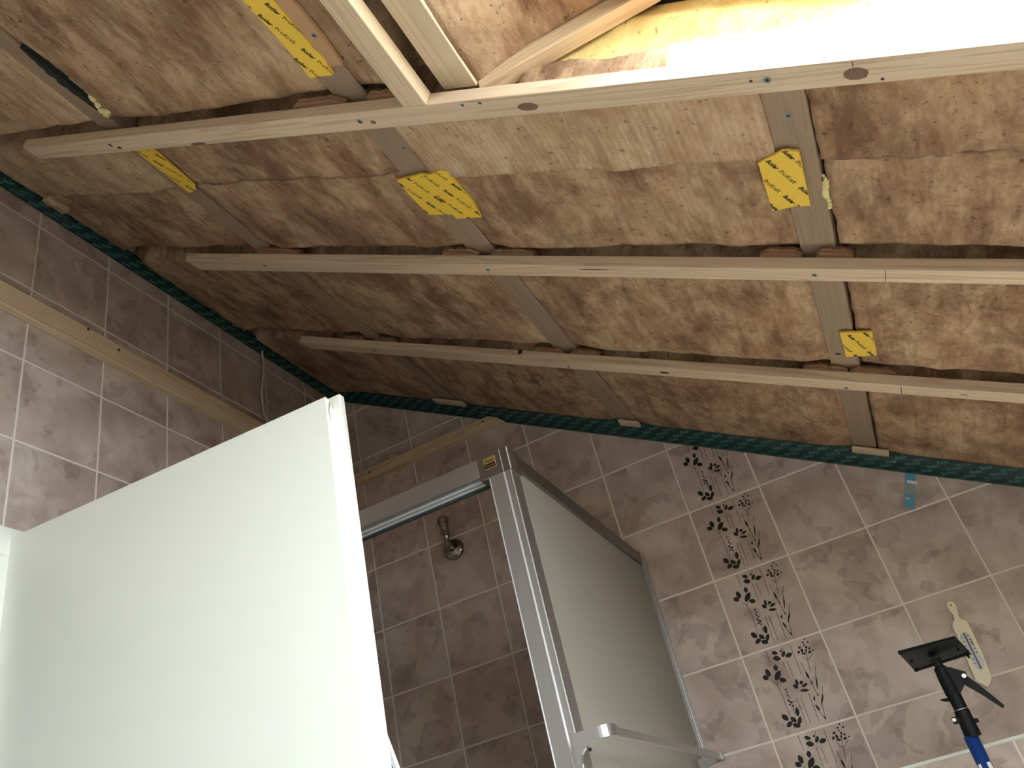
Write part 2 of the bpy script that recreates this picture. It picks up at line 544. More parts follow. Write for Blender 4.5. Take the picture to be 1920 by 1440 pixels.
STEMS = [[(0.3028, 0.9796), (0.3071, 0.8096)], [(0.2855, 0.5752), (0.3029, 0.438), (0.2921, 0.194)], [(0.2855, 0.5752), (0.2353, 0.6601)], [(0.3124, 0.6151), (0.2855, 0.5752)], [(0.4509, 0.8104), (0.4479, 0.595)], [(0.5004, 0.7947), (0.5034, 0.61)], [(0.6029, 0.9664), (0.6046, 0.7509), (0.5987, 0.602)], [(0.451, 0.3733), (0.4449, 0.2009), (0.4417, 0.0514)], [(0.4943, 0.3605), (0.4925, 0.0471)], [(0.5948, 0.3825), (0.5909, 0.0441)], [(0.6495, 0.7259), (0.6587, 0.6155)], [(0.6699, 0.5377), (0.6807, 0.4086), (0.6878, 0.3239)], [(0.7921, 0.6488), (0.7466, 0.5353), (0.7148, 0.388)], [(0.7796, 0.4152), (0.6956, 0.2296), (0.6702, 0.0465)], [(0.6258, 0.1892), (0.6693, 0.0567)], [(0.7546, 0.8342), (0.7301, 0.7221), (0.7078, 0.5896)], [(0.6917, 0.7887), (0.7273, 0.7285)], [(0.8103, 0.7835), (0.7321, 0.7269)], [(0.372, 0.2985), (0.3561, 0.2061)], [(0.5034, 0.9708), (0.4996, 0.9329)], [(0.2943, 0.1329), (0.3017, 0.0458)], [(0.4498, 0.2912), (0.45, 0.2656)]]


def floral_print(x0, zb, ztop_fn, parent, key):
    """flat printed plants on a decorated tile"""
    polys = []
    for (cu, cv, au, av, bu, bv) in LEAVES:
        small = (au * au + av * av) < 0.0003
        k = 8 if small else 14
        pts = []
        for i in range(k):
            a = 2 * math.pi * i / k
            ca, sa = math.cos(a), math.sin(a)
            if not small:
                sa *= (1 - 0.35 * abs(ca) ** 2.2)        # pointed leaf
            pts.append((cu + (au * ca + bu * sa) * 1.1, cv + (av * ca + bv * sa) * 1.1))
        polys.append(pts)
    for st in STEMS:
        for (u0, v0), (u1, v1) in zip(st, st[1:]):
            d = Vector((u1 - u0, v1 - v0)).normalized()
            w = 0.0032
            polys.append([(u0 - d.y * w, v0 + d.x * w), (u0 + d.y * w, v0 - d.x * w),
                          (u1 + d.y * w * .7, v1 - d.x * w * .7), (u1 - d.y * w * .7, v1 + d.x * w * .7)])
    vs_, fs_ = [], []
    for p in polys:
        q = [(x0 + u * TW, zb + v * THT) for u, v in p]
        if area2(q) < 0: q = q[::-1]
        if ztop_fn is not None:
            q = clip(q, lambda t: ztop_fn(t[0]) - t[1])
            if len(q) < 3: continue
        b = len(vs_)
        h = 0.00035
        vs_ += [fr_back(u, v, h) for u, v in q]
        fs_.append(list(range(b, b + len(q))))
    org = Vector(fr_back(x0 + TW / 2, zb + THT / 2, 0))
    if key in MESH_CACHE:
        o = bpy.data.objects.new('floral_print', MESH_CACHE[key])
        link(o, parent)
        o.location = org - world_loc(parent)
        return o
    o = build('floral_print', vs_, fs_, M['ink'], parent, origin=org)
    if key: MESH_CACHE[key] = o.data
    return o


wall_top = lambda x: (0.5865 + 0.02 + Z0) - 0.607 * (x + 0.9178)     # tiles end behind the green strip
for c in range(-6, 7):
    for r in range(-5, 7):
        u0, u1 = c * TW + JOINT / 2, (c + 1) * TW - JOINT / 2
        v1, v0 = -r * THT - JOINT / 2 + Z0, -(r + 1) * THT + JOINT / 2 + Z0
        u0 = max(u0, XL + 0.003)
        if u1 - u0 < 0.01 or v0 > wall_top(u0): continue
        poly = [(u0, v0), (u1, v0), (u1, v1), (u0, v1)]
        full = v1 < wall_top(u1) and u0 > XL + 0.01
        if not full:
            poly = clip(poly, lambda p: wall_top(p[0]) - p[1])
            if len(poly) < 3 or area2(poly) < 2e-5: continue
        t = tile_obj(poly, fr_back, wall_back, 'back' if full else None)
        if c == 0 and r >= -1:
            floral_print(c * TW, -(r + 1) * THT + Z0, None if full else (lambda x: wall_top(x) - 0.002), t,
                         'floral' if full else None)

# left wall with the doorway
DY0, DY1, DZ = -1.235, -1.97, 1.95            # doorway
wl = Geo()
H = zc(XL) + 0.15
wl.box(XL - 0.16, XL - TD, DY0, 0.15, 0, H)
wl.box(XL - 0.16, XL - TD, YF - 0.1, DY1, 0, H)
wl.box(XL - 0.16, XL - TD, DY1, DY0, DZ, H)
wall_left = tag(wl.obj('wall_left', M['grout']), kind='structure')
fr_left = lambda u, v, h: (XL + h, u, v)
LW, OY, OZ = 0.20122, 0.4063, 0.6047 + Z0
for j in range(-2, 9):
    for r in range(-1, 8):
        u1, u0 = -OY - j * LW - JOINT / 2, -OY - (j + 1) * LW + JOINT / 2
        v1, v0 = OZ - r * THT - JOINT / 2, OZ - (r + 1) * THT + JOINT / 2
        u1 = min(u1, -0.004)
        if r == -1: v1 = OZ + 0.07
        cut_z = -0.19 + Z0
        if u0 < -1.17 and v0 < cut_z:
            v0 = cut_z
        if v1 - v0 < 0.01 or u1 - u0 < 0.01: continue
        full = r not in (-1,) and v0 != cut_z and u1 < -0.005
        tile_obj([(u0, v0), (u1, v0), (u1, v1), (u0, v1)], fr_left, wall_left, 'left' if full else None)

# other walls, only light comes back from them
g = Geo().box(XR, XR + 0.15, YF - 0.1, 0.15, 0, zc(XR) + 0.2)
tag(g.obj('wall_right', M['plaster']), kind='structure')
g = Geo().prism([(XL - 0.15, 0), (XR + 0.15, 0), (XR + 0.15, zc(XR + 0.15) + 0.1), (XL - 0.15, zc(XL - 0.15) + 0.1)],
                lambda u, v, h: (u, h, v), YF - 0.15, YF)
tag(g.obj('wall_front', M['plaster']), kind='structure')
g = Geo()  # unseen hall box, added to keep sky light out of the doorway
g.box(XL - 1.4, XL - 1.3, -2.6, -0.6, 0, 2.4)
g.box(XL - 1.4, XL - 0.16, -2.7, -2.6, 0, 2.4)
g.box(XL - 1.4, XL - 0.16, -0.6, -0.5, 0, 2.4)
g.box(XL - 1.4, XL - 0.16, -2.7, -0.5, 2.4, 2.5)
g.box(XL - 1.4, XL - 0.16, -2.7, -0.5, -0.1, 0)
tag(g.obj('hall_light_block', M['plaster']), kind='structure')

# tiled ledge in front of the back wall
LEDGE_Z, LEDGE_Y = -0.919 + Z0, -0.12
ledge = Geo().box(-0.13, XR, LEDGE_Y + TD, 0.0, 0, LEDGE_Z - 0.001).obj('wall_ledge', M['grout'])
tag(ledge, kind='structure')
fr_ledge = lambda u, v, h: (u, LEDGE_Y - h, v)
for c in range(-1, 6):
    u0, u1 = c * TW + 0.07 + JOINT / 2, (c + 1) * TW + 0.07 - JOINT / 2
    tile_obj([(u0, LEDGE_Z - 0.20), (u1, LEDGE_Z - 0.20), (u1, LEDGE_Z - 0.007), (u0, LEDGE_Z - 0.007)], fr_ledge, ledge, 'ledge')
Geo().box(-0.13, XR, LEDGE_Y - 0.0035, LEDGE_Y + 0.006, LEDGE_Z - 0.005, LEDGE_Z + 0.001, 0.0008).obj('edge_trim', M['white'], ledge)

# roof: dark underlay, hole for the window, lining beyond the part in view
SK0, SK1, SY0, SY1 = 1.31, 3.00, -1.412, -2.45      # opening in the ceiling
W_S0, W_S1 = 1.585, 2.909                            # opening in the roof
ce = Geo()
R0, R1 = -0.35, 3.55
ce.cbox(R0, W_S0, YF - 0.1, 0.2, WIN_OFF - 0.04, WIN_OFF)
ce.cbox(W_S1, R1, YF - 0.1, 0.2, WIN_OFF - 0.04, WIN_OFF)
ce.cbox(W_S0, W_S1, SY0 + 0.02, 0.2, WIN_OFF - 0.04, WIN_OFF)
ce.cbox(W_S0, W_S1, YF - 0.1, SY1 - 0.02, WIN_OFF - 0.04, WIN_OFF)
ceiling = tag(ce.obj('ceiling', M['deck']), kind='structure')
Geo().cbox(1.19, 3.3, YF - 0.05, SY1 - 0.0, -0.05, 0.0).obj('lining', M['wool'], ceiling)
Geo().cbox(0.0, 1.19, YF - 0.05, -2.4, -0.05, 0.0).obj('lining', M['wool'], ceiling)
Geo().cbox(SK1, 3.3, SY1, 0.0, -0.05, 0.0).obj('lining', M['wool'], ceiling)

# ------------------------------------------------------------------ roof window and its shaft
win = empty('window_1', CP((W_S0 + W_S1) / 2, (SY0 + SY1) / 2, WIN_OFF), kind='structure')
fw = 0.035
for a in ((W_S0, W_S0 + fw, SY1, SY0), (W_S1 - fw, W_S1, SY1, SY0),
          (W_S0 + fw, W_S1 - fw, SY1, SY1 + fw), (W_S0 + fw, W_S1 - fw, SY0 - fw, SY0)):
    Geo().cbox(*a, WIN_OFF - 0.05, WIN_OFF + 0.03, 0.003).obj('frame_bar', M['batten_y'], win)
Geo().cbox(W_S0 + fw, W_S1 - fw, SY1 + fw, SY0 - fw, WIN_OFF - 0.03, WIN_OFF - 0.026).obj('pane', M['glass'], win)
portal_data = bpy.data.lights.new('daylight_portal', 'AREA')
portal_data.shape = 'RECTANGLE'
portal_data.size = W_S1 - W_S0 - 2 * fw
portal_data.size_y = SY0 - SY1 - 2 * fw
portal_data.cycles.is_portal = True
portal = bpy.data.objects.new('daylight_portal', portal_data)
link(portal)
portal.matrix_world = Matrix.Translation(CP((W_S0 + W_S1) / 2, (SY0 + SY1) / 2, WIN_OFF - 0.02)) @ \
    Matrix(((S.x, 0, N.x), (0, 1, 0), (S.z, 0, N.z))).to_4x4()

Z_REV = 0.018 + Z0                                  # level top lining of the shaft


def rough_sheet(name, fr, u0, u1, v0, v1, du, amp, mat, thick, seed, label=None, cat=None, edge=0.0, topfn=None, parent=None, group=None, hfn=None):
    """slab of mineral wool with an uneven face; fr(u, v, h), h towards the viewer"""
    nu, nv = max(2, int((u1 - u0) / du)), max(2, int((v1 - v0) / du))
    vs_, fs_ = [], []
    for j in range(nv + 1):
        for i in range(nu + 1):
            u, v = u0 + (u1 - u0) * i / nu, v0 + (v1 - v0) * j / nv
            uu, vv = u, v
            if edge:
                if i in (0, nu): uu += edge * noise.noise((seed, v * 30, u * 7)) + edge * 0.6 * noise.noise((seed, v * 95, 2))
                if j in (0, nv): vv += edge * noise.noise((seed + 9, u * 30, v * 7)) + edge * 0.6 * noise.noise((seed, u * 95, 5))
            if topfn is not None:
                vv = v0 + (topfn(uu) - v0) * j / nv
            h = hfn(u, v) if hfn else amp * noise.fractal((u * 9 + seed, v * 9, seed), 0.9, 2.1, 4)
            vs_.append(fr(uu, vv, h))
    st = nu + 1
    for j in range(nv):
        for i in range(nu):
            a = j * st + i
            fs_.append([a, a + 1, a + st + 1, a + st])
    ring = [i for i in range(nu + 1)] + [j * st + nu for j in range(1, nv + 1)] + \
           [nv * st + i for i in range(nu - 1, -1, -1)] + [j * st for j in range(nv - 1, 0, -1)]
    b = len(vs_)
    back = []
    for q in ring:
        i, j = q % st, q // st
        u, v = u0 + (u1 - u0) * i / nu, v0 + (v1 - v0) * j / nv
        if topfn is not None: v = v0 + (topfn(u) - v0) * j / nv
        back.append(fr(u, v, -thick))
    vs_ += back
    n = len(ring)
    for k in range(n):
        fs_.append([ring[k], b + k, b + (k + 1) % n, ring[(k + 1) % n]])
    fs_.append(list(range(b, b + n)))
    o = build(name, vs_, fs_, mat, parent, smooth=True)
    if label: tag(o, label, cat, group)
    return o


xs0 = CP(1.38, 0, 0).x
rough_sheet('insulation_batt', lambda u, v, h: (u, v, Z_REV - h), 0.1245, 0.40, SY1, SY0 + 0.01, 0.010, 0.002, M['wool'], 0.06, 3.1,
            'brown insulation sheet level above the skylight opening beside the bright stud', 'insulation', edge=0.003,
            hfn=lambda u, v: 0.019 * max(0.0, 1 - (u - 0.1245) / 0.10) + 0.002 * noise.fractal((u * 9 + 3, v * 9, 3.1), 0.9, 2.1, 4))
# side of the shaft: yellow wool above the cut brown edge of the roof insulation
def side_top(u):
    return min(Z_REV - 0.002, CP(0, 0, WIN_OFF + 0.01).z - (u - CP(0, 0, WIN_OFF + 0.01).x) * math.tan(TH))


YS = SY0 + 0.034
vs_, fs_ = [], []
nu, nv = 70, 12
for i in range(nu + 1):
    u = 0.12 + 1.50 * i / nu
    zb, zt = zc(u) + 0.01, side_top(u)
    zt = max(zt, zb + 0.002)
    for j in range(nv + 1):
        z = zb + (zt - zb) * j / nv
        hh = 0.004 * noise.fractal((u * 6, z * 14, 4.4), 0.9, 2.1, 3)
        hh += 0.008 * math.exp(-((z - zb - 0.10 - 0.03 * math.sin(u * 7)) / 0.02) ** 2)
        vs_.append((u, YS - hh, z))
for i in range(nu):
    for j in range(nv):
        a = i * (nv + 1) + j
        fs_.append([a, a + 1, a + nv + 2, a + nv + 1])
nb_ = len(vs_)
vs_ += [(x, YS + 0.05, z) for x, y, z in vs_]
fs_ += [[k + nb_ for k in f] for f in fs_]
rim = [j for j in range(nv + 1)] + [i * (nv + 1) + nv for i in range(1, nu + 1)] + [nu * (nv + 1) + j for j in range(nv - 1, -1, -1)] + [i * (nv + 1) for i in range(nu - 1, 0, -1)]
fs_ += [[rim[k], rim[(k + 1) % len(rim)], rim[(k + 1) % len(rim)] + nb_, rim[k] + nb_] for k in range(len(rim))]
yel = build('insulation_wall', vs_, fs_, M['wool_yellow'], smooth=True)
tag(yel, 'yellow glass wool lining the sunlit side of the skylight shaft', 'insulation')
rough_sheet('insulation_edge', lambda u, v, h: CP(u, SY0 + 0.020 - h, -v), 1.44, 2.84, 0.0, 0.05, 0.010, 0.010, M['wool'], 0.03, 7.7,
            'ragged brown cut edge of insulation lying on the batten under the yellow wool', 'insulation',
            topfn=lambda u: 0.046 + 0.012 * noise.noise((u * 14, 1.5, 0)) + 0.006 * noise.noise((u * 60, 2, 0)) + 0.004 * noise.noise((u * 150, 2, 3)))
# other sides of the shaft (behind or above the frame)
g = Geo()
g.box8([CP(SK0, SY1, 0), CP(SK1, SY1, 0), CP(SK1, SY1 - 0.03, 0), CP(SK0, SY1 - 0.03, 0),
        CP(1.56, SY1, WIN_OFF), CP(W_S1, SY1, WIN_OFF), CP(W_S1, SY1 - 0.03, WIN_OFF), CP(1.56, SY1 - 0.03, WIN_OFF)])
g.box8([CP(SK1, SY1, 0), CP(SK1 + .03, SY1, 0), CP(SK1 + .03, SY0 + .05, 0), CP(SK1, SY0 + .05, 0),
        CP(W_S1, SY1, WIN_OFF), CP(W_S1 + .03, SY1, WIN_OFF), CP(W_S1 + .03, SY0 + .05, WIN_OFF), CP(W_S1, SY0 + .05, WIN_OFF)])
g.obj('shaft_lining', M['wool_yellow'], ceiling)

# timber around the shaft
g = Geo().cbox(1.322, 1.380, SY1, SY0 + 0.004, -0.14, 0.0, 0.0015)
tag(g.obj('skylight_stud', M['batten_y']), 'pale wooden stud along the upper edge of the skylight shaft', 'stud')
g = Geo().box(0.1265, 0.40, -1.4105, -1.385, -0.012 + Z0, 0.017 + Z0, 0.0015)
tag(g.obj('corner_batten', M['batten_x']), 'pale level batten between brown and yellow insulation in the skylight shaft', 'batten')

# ------------------------------------------------------------------ rafters
BAYS = {}
RAFTERS = [(0.505, 0.560), (1.118, 1.182), (1.768, 1.823)]
rl = ['old grey-brown rafter nearest the wall beside the door', 'old grey-brown rafter in the middle under the double tape patch',
      'old grey-brown rafter with a dark gap along its right edge']
for (a, b), lab, y0 in zip(RAFTERS, rl, (-2.4, -2.4, -1.375)):
    o = Geo().cbox(a, b, y0, -0.012, -0.14, 0.0, 0.002).obj('rafter', M['rafter'])
    tag(o, lab, 'rafter', 'rafters')


def screw(s, y, off, parent, r=0.0048):
    """countersunk cross-head screw in a ceiling timber"""
    k = 14
    vs_, fs_ = [], []
    for rr, oo in ((r, off - 0.001), (r, off + 0.0004), (r * 0.55, off + 0.0002)):
        vs_ += [CP(s + rr * math.cos(2 * math.pi * i / k), y + rr * math.sin(2 * math.pi * i / k), oo) for i in range(k)]
    for q in range(2):
        fs_ += [[q * k + i, q * k + (i + 1) % k, (q + 1) * k + (i + 1) % k, (q + 1) * k + i] for i in range(k)]
    fs_.append([2 * k + i for i in range(k)])
    o = build('screw', vs_, fs_, M['screw'], parent)
    g = Geo()
    for t in (0.5, 0.5 + math.pi / 2):
        d, w = Vector((math.cos(t), math.sin(t))) * r * 0.55, Vector((-math.sin(t), math.cos(t))) * r * 0.13
        q = [(d + w), (d - w), (-d - w), (-d + w)]
        g.prism([(p.x, p.y) for p in q], lambda u, v, h: CP(s + u, y + v, h), off + 0.0002, off + 0.0007)
    g.obj('cross_recess', M['recess'], o)
    return o


def knot(s, y, off, parent, a, b, mat='knot', name='knot'):
    k = 18
    pts = [(s + a * math.cos(2 * math.pi * i / k) * (1 + .12 * noise.noise((s * 9, i * .7, 1))),
            y + b * math.sin(2 * math.pi * i / k) * (1 + .12 * noise.noise((y * 9, i * .7, 4)))) for i in range(k)]
    return Geo().prism(pts, lambda u, v, h: CP(u, v, h), off - 0.001, off + 0.0003).obj(name, M[mat], parent)


def mark(s, y0, y1, off, parent, w=0.0007, ds=0.0):
    return Geo().prism([(s - w, y0), (s + w, y0), (s + w + ds, y1), (s - w + ds, y1)], lambda u, v, h: CP(u, v, h),
                       off - 0.001, off + 0.0003).obj('pencil_mark', M['pencil'], parent)


BT, BB = 0.012, 0.034                        # battens stand on shims, 22 mm thick
def batten(s0, s1, y_near, y_far, label, mat='batten', cut=0.0, group='battens screwed across the rafters'):
    """batten down the slope; y_near/y_far give its edges as (a, b): y = a + b*s"""
    yn, yf = (lambda s: y_near[0] + y_near[1] * s), (lambda s: y_far[0] + y_far[1] * s)
    root = empty('batten', CP(s0, yn(s0), BT), label, 'batten', group)
    g = Geo().box8([CP(s0 - cut * .3, yn(s0), BT), CP(s1, yn(s1), BT), CP(s1, yf(s1), BT), CP(s0, yf(s0), BT),
                    CP(s0 + cut * .2, yn(s0), BB), CP(s1, yn(s1), BB), CP(s1, yf(s1), BB), CP(s0 + cut, yf(s0), BB)], 0.0014)
    g.obj('timber', M[mat], root)
    return root


b1 = batten(0.262, 2.95, (-1.416, -0.001), (-1.376, -0.001), 'long pale batten along the bottom edge of the skylight opening', cut=0.012)
for s, y in ((0.5395, -1.3991), (1.1676, -1.3967), (1.7936, -1.3999), (1.3674, -1.4097), (1.3976, -1.4103)):
    screw(s, y, BB, b1, 0.0052 if s < 1.3 or s > 1.5 else 0.0032)
for s, y, a, b, m in ((0.5553, -1.3895, .006, .003, 'knot_dark'), (1.1916, -1.3928, .005, .004, 'knot'), (1.4675, -1.3939, .016, .0075, 'knot'),
                      (1.8913, -1.3962, .0135, .0095, 'knot'), (1.775, -1.4007, .002, .002, 'knot_dark'), (1.9182, -1.3838, .002, .002, 'knot_dark'),
                      (0.7731, -1.3805, .02, .0035, 'knot')):
    knot(s, y, BB, b1, a, b, m)
mark(1.889, -1.416, -1.408, BB, b1)
b2 = batten(0.270, 2.95, (-0.9685, -0.0012), (-0.9215, -0.006), 'pale batten across the middle of the ceiling, second from the skylight', cut=0.012)
for s, y in ((0.5403, -0.9514), (1.1662, -0.95), (1.7916, -0.9515)):
    screw(s, y, BB, b2)
mark(1.8984, -0.9695, -0.9335, BB, b2, ds=-0.002)
knot(1.4, -0.958, BB, b2, .03, .0012, 'knot_dark', 'crack')
b3 = batten(0.265, 2.95, (-0.5030, -0.0160), (-0.4590, -0.0160), 'pale batten nearest the green strip on the tiled back wall', cut=0.012)
for s, y in ((0.5403, -0.49), (1.1559, -0.4900), (1.7983, -0.4990)):
    screw(s, y, BB, b3)
knot(1.4064, -0.5015, BB, b3, .011, .0045, 'knot_dark')
mark(1.9023, -0.531, -0.492, BB, b3)
knot(2.0116, -0.5115, BB, b3, .007, .0012, 'knot_dark')
Geo().prism([(1.021, BT), (1.033, BT), (1.032, 0.022), (1.027, 0.0245), (1.022, 0.021)], lambda u, v, h: CP(u, -0.5030 - 0.016 * u - h, v),
            -0.001, 0.0004).obj('notch', M['recess'], b3)
root = empty('batten', CP(1.288, -1.42, BT), 'short pale batten at the upper edge of the skylight, lit along its side', 'batten', 'battens screwed across the rafters')
Geo().cbox(1.266, 1.309, SY1 - 0.05, -1.4175, BT, BB, 0.0014).obj('timber', M['batten_y'], root)

# battens screwed to the tiled walls
def wall_batten(label, g, screws, mat):
    root = empty('wall_batten', g.v[0], label, 'batten', 'battens screwed to the tiled walls')
    g.obj('timber', M[mat], root)
    for p, nrm in screws:
        p, nrm = Vector(p), Vector(nrm)
        Geo().tube([p - nrm * 0.001, p + nrm * 0.0006], 0.0035, 10).obj('screw', M['recess'], root)


zb0, zb1 = 0.3075 + Z0, 0.3700 + Z0
g = Geo().box(XL, XL + 0.020, -2.15, -0.004, zb0, zb1 - 0.003, 0.0015)
wall_batten('wooden batten screwed to the tiled wall above the white door', g,
            [((XL + 0.020, -0.985, zb1 - 0.02), (1, 0, 0)), ((XL + 0.020, -1.075, zb1 - 0.008), (1, 0, 0)), ((XL + 0.020, -1.7, zb1 - 0.02), (1, 0, 0))], 'batten_y')
zb0, zb1 = 0.3010 + Z0, 0.3420 + Z0
xe = -0.478
g = Geo().prism([(XL + 0.021, zb0 + .006), (-0.449, zb0 - 0.004), (-0.487, zb1 - .004), (-0.525, zb1 - .003), (XL + 0.021, zb1)], lambda u, v, h: (u, h, v), -0.020, 0.0)
wall_batten('wooden batten screwed to the tiled back wall above the shower', g,
            [((-0.520, -0.020, zb1 - 0.014), (0, -1, 0)), ((-0.96, -0.020, zb1 - 0.014), (0, -1, 0))], 'batten_x')

# ------------------------------------------------------------------ insulation between the rafters
BY = (-1.396, -0.949, -0.499)


def wool_h(s, y, s0, s1, seed, lift):
    d = min(s - s0, s1 - s)
    t = max(0.0, min(1.0, d / 0.07))
    t = t * t * (3 - 2 * t)
    e = max(0.0, min(1.0, (-0.045 - y) / 0.10))              # flat where it meets the sealing strip
    h = -0.002 + t * (0.006 + e * 0.0065 * noise.fractal((s * 3.5 + seed, y * 3.5, seed), 0.9, 2.1, 3))
    h += e * (0.35 + 0.65 * t) * 0.0035 * noise.fractal((s * 16, y * 22, seed), 0.8, 2.1, 3)
    for yb in BY:
        yb2 = yb - 0.016 * s + 0.012 if yb == BY[2] else yb
        dy = (y - (yb2 - 0.0085 + 0.003 * noise.noise((s * 14, seed, yb)))) / 0.0205
        h -= 0.060 * math.exp(-dy ** 4)                      # pushed in along each batten
    if s0 < 0.1:
        h += 0.026 * math.exp(-((s + 0.01) / 0.075) ** 2)    # sags onto the wall
    return h + lift


def batt(s0, s1, y0, y1, seed, label, lift=0.0, mat='wool', edge=0.003, du=0.0085):
    rough_sheet('insulation_batt', lambda u, v, h: CP(u, v, h), s0, s1, y0, y1, du, 0, M[mat], 0.11, seed, label, 'insulation',
                edge=edge, group='insulation batts between the rafters', hfn=lambda u, v: wool_h(u, v, s0, s1, seed, lift))


batt(0.008, 0.506, -1.222, -0.040, 1.0, 'brown insulation batt along the door wall, below the seam')
batt(0.006, 0.506, -2.35, -1.214, 2.0, 'pale brown insulation batt in the corner above the door, behind the first batten', 0.004, 'wool_pale')
batt(0.562, 1.118, -1.224, -0.040, 3.0, 'brown insulation batt between the left and middle rafters near the back wall')
batt(0.566, 1.118, -2.35, -1.228, 4.0, 'brown insulation batt between the left and middle rafters above the first batten', 0.001)
batt(1.183, 1.769, -1.224, -0.040, 5.0, 'brown insulation batt between the middle and right rafters near the back wall')
batt(1.183, 1.767, -1.372, -1.216, 6.0, 'pale insulation strip under the skylight between middle and right rafters', 0.006, 'wool_pale', du=0.009)
batt(1.183, 1.272, -2.35, -1.378, 6.5, 'narrow strip of insulation between the middle rafter and the skylight opening', 0.0)
batt(1.8295, 2.45, -1.212, -0.040, 8.0, 'brown insulation batt right of the rafter with the dark gap')
batt(1.8265, 2.45, -1.372, -1.206, 9.0, 'brown insulation strip under the skylight right of the last rafter', 0.003)
batt(2.46, 2.86, -1.372, -0.040, 10.0, 'brown insulation batt far down the slope outside the right edge')
# torn tuft of wool by the door wall
rough_sheet('insulation_tuft', lambda u, v, h: CP(u, v, h), -0.002, 0.06, -1.225, -1.17, 0.006, 0, M['wool_pale'], 0.01, 12.2,
            'torn flap of pale insulation hanging over the green strip above the door', 'insulation', edge=0.006,
            hfn=lambda u, v: 0.036 - 0.2 * max(0, u) + 0.004 * noise.noise((u * 40, v * 40, 2)))

# rough shims between rafters and battens
SHIMS = [  # s0, s1, y0, y1, label
    (0.519, 0.650, -0.9815, -0.930, 'rough brown shim over the left rafter at the middle batten'),
    (1.055, 1.146, -0.9815, -0.930, 'rough brown shim left of the middle rafter at the middle batten'),
    (1.176, 1.272, -0.9800, -0.930, 'rough brown shim right of the middle rafter at the middle batten'),
    (1.704, 1.771, -0.9840, -0.930, 'rough brown shim left of the right rafter at the middle batten'),
    (1.792, 1.849, -0.9850, -0.930, 'rough split shim right of the right rafter at the middle batten'),
    (0.425, 0.502, -0.5150, -0.460, 'small rough shim left of the left rafter at the batten nearest the back wall'),
    (0.540, 0.615, -0.5170, -0.460, 'small rough shim right of the left rafter at the batten nearest the back wall'),
    (1.060, 1.146, -0.5300, -0.470, 'rough brown shim left of the middle rafter at the batten nearest the back wall'),
    (1.164, 1.243, -0.5300, -0.470, 'rough brown shim right of the middle rafter at the batten nearest the back wall'),
    (1.712, 1.800, -0.5400, -0.480, 'rough brown shim left of the right rafter at the batten nearest the back wall'),
    (1.804, 1.891, -0.5410, -0.480, 'rough brown shim right of the right rafter at the batten nearest the back wall'),
    (1.030, 1.144, -1.4290, -1.385, 'long rough shim left of the middle rafter at the skylight batten'),
    (1.184, 1.250, -1.4270, -1.385, 'rough shim beside the small dark patch at the skylight batten')]
for k, (s0, s1, y0, y1, lab) in enumerate(SHIMS):
    n_ = 12
    top, bot = [], []
    for i in range(n_ + 1):
        s = s0 + (s1 - s0) * i / n_
        e = min(i, n_ - i) / n_
        yy = y0 + 0.012 * max(0, 0.18 - e) / 0.18 + 0.0035 * noise.noise((k * 3.1, i * 0.9, 1)) + 0.0015 * noise.noise((k, i * 2.9, 4))
        top.append((s, yy))
    g = Geo()
    vs_, fs_ = [], []
    layers = [(-0.004, 0.006), (0.002, 0.0015), (0.006, -0.0005), (0.0095, 0.0015), (0.0119, 0.0)]
    for q, (off, dy) in enumerate(layers):
        for i, (s, yy) in enumerate(top):
            vs_.append(CP(s, yy + dy + 0.0022 * noise.noise((k * 7, i * 1.3, q * 2.0)), off))
        for i, (s, yy) in enumerate(top):
            vs_.append(CP(s, y1, off))
    st, L_ = n_ + 1, 2 * (n_ + 1)
    for q in range(len(layers) - 1):
        for i in range(n_):
            a = q * L_ + i
            fs_.append([a, a + 1, a + 1 + L_, a + L_])
            b = q * L_ + st + i
            fs_.append([b, b + 1, b + 1 + L_, b + L_])
        for i in (0, n_):
            fs_.append([q * L_ + i, q * L_ + st + i, (q + 1) * L_ + st + i, (q + 1) * L_ + i])
    for q in (0, len(layers) - 1):
        for i in range(n_):
            fs_.append([q * L_ + i, q * L_ + i + 1, q * L_ + st + i + 1, q * L_ + st + i])
    tag(build('shim', vs_, fs_, M['shim']), lab, 'shim', 'shims under the battens')

# lath beside the long tape
lath = empty('lath', CP(1.178, -1.49, 0), 'thin wooden lath beside the yellow tape strip left of the skylight', 'lath')
Geo().prism([(1.164, -2.3), (1.1935, -2.3), (1.1940, -1.534), (1.1885, -1.486), (1.1655, -1.4865)], lambda u, v, h: CP(u, v, h), 0.0, 0.0058).obj('strip', M['lath'], lath)
screw(1.182, -1.5445, 0.0058, lath, 0.005)
rt = [o for o in COL.objects if o.name.startswith('rafter')]
screw(1.7969, -1.2957, 0.0, rt[2], 0.005)
screw(1.1672, -1.2879, 0.0, rt[1], 0.004)
knot(1.787, -0.588, 0.0, rt[2], 0.006, 0.0035, 'knot_dark')

# expanding foam and dark patches standing for shaded gaps beside the rafters
def blob(name, pts, r, label, mat, seed):
    g = Geo()
    vs_, fs_ = [], []
    bm = bmesh.new()
    for i, (s, y, off, rr) in enumerate(pts):
        c = CP(s, y, off)
        m_ = Matrix.Translation(c) @ Matrix.Scale(rr, 4)
        bmesh.ops.create_icosphere(bm, subdivisions=2, radius=1.0, matrix=m_)
    for v in bm.verts:
        v.co += v.normal * 0.0025 * noise.noise(v.co * 130 + Vector((seed, 0, 0)))
    bm.verts.index_update()
    g.add([v.co.copy() for v in bm.verts], [[v.index for v in f.verts] for f in bm.faces])
    bm.free()
    tag(g.obj(name, M[mat], smooth=True), label, 'foam')


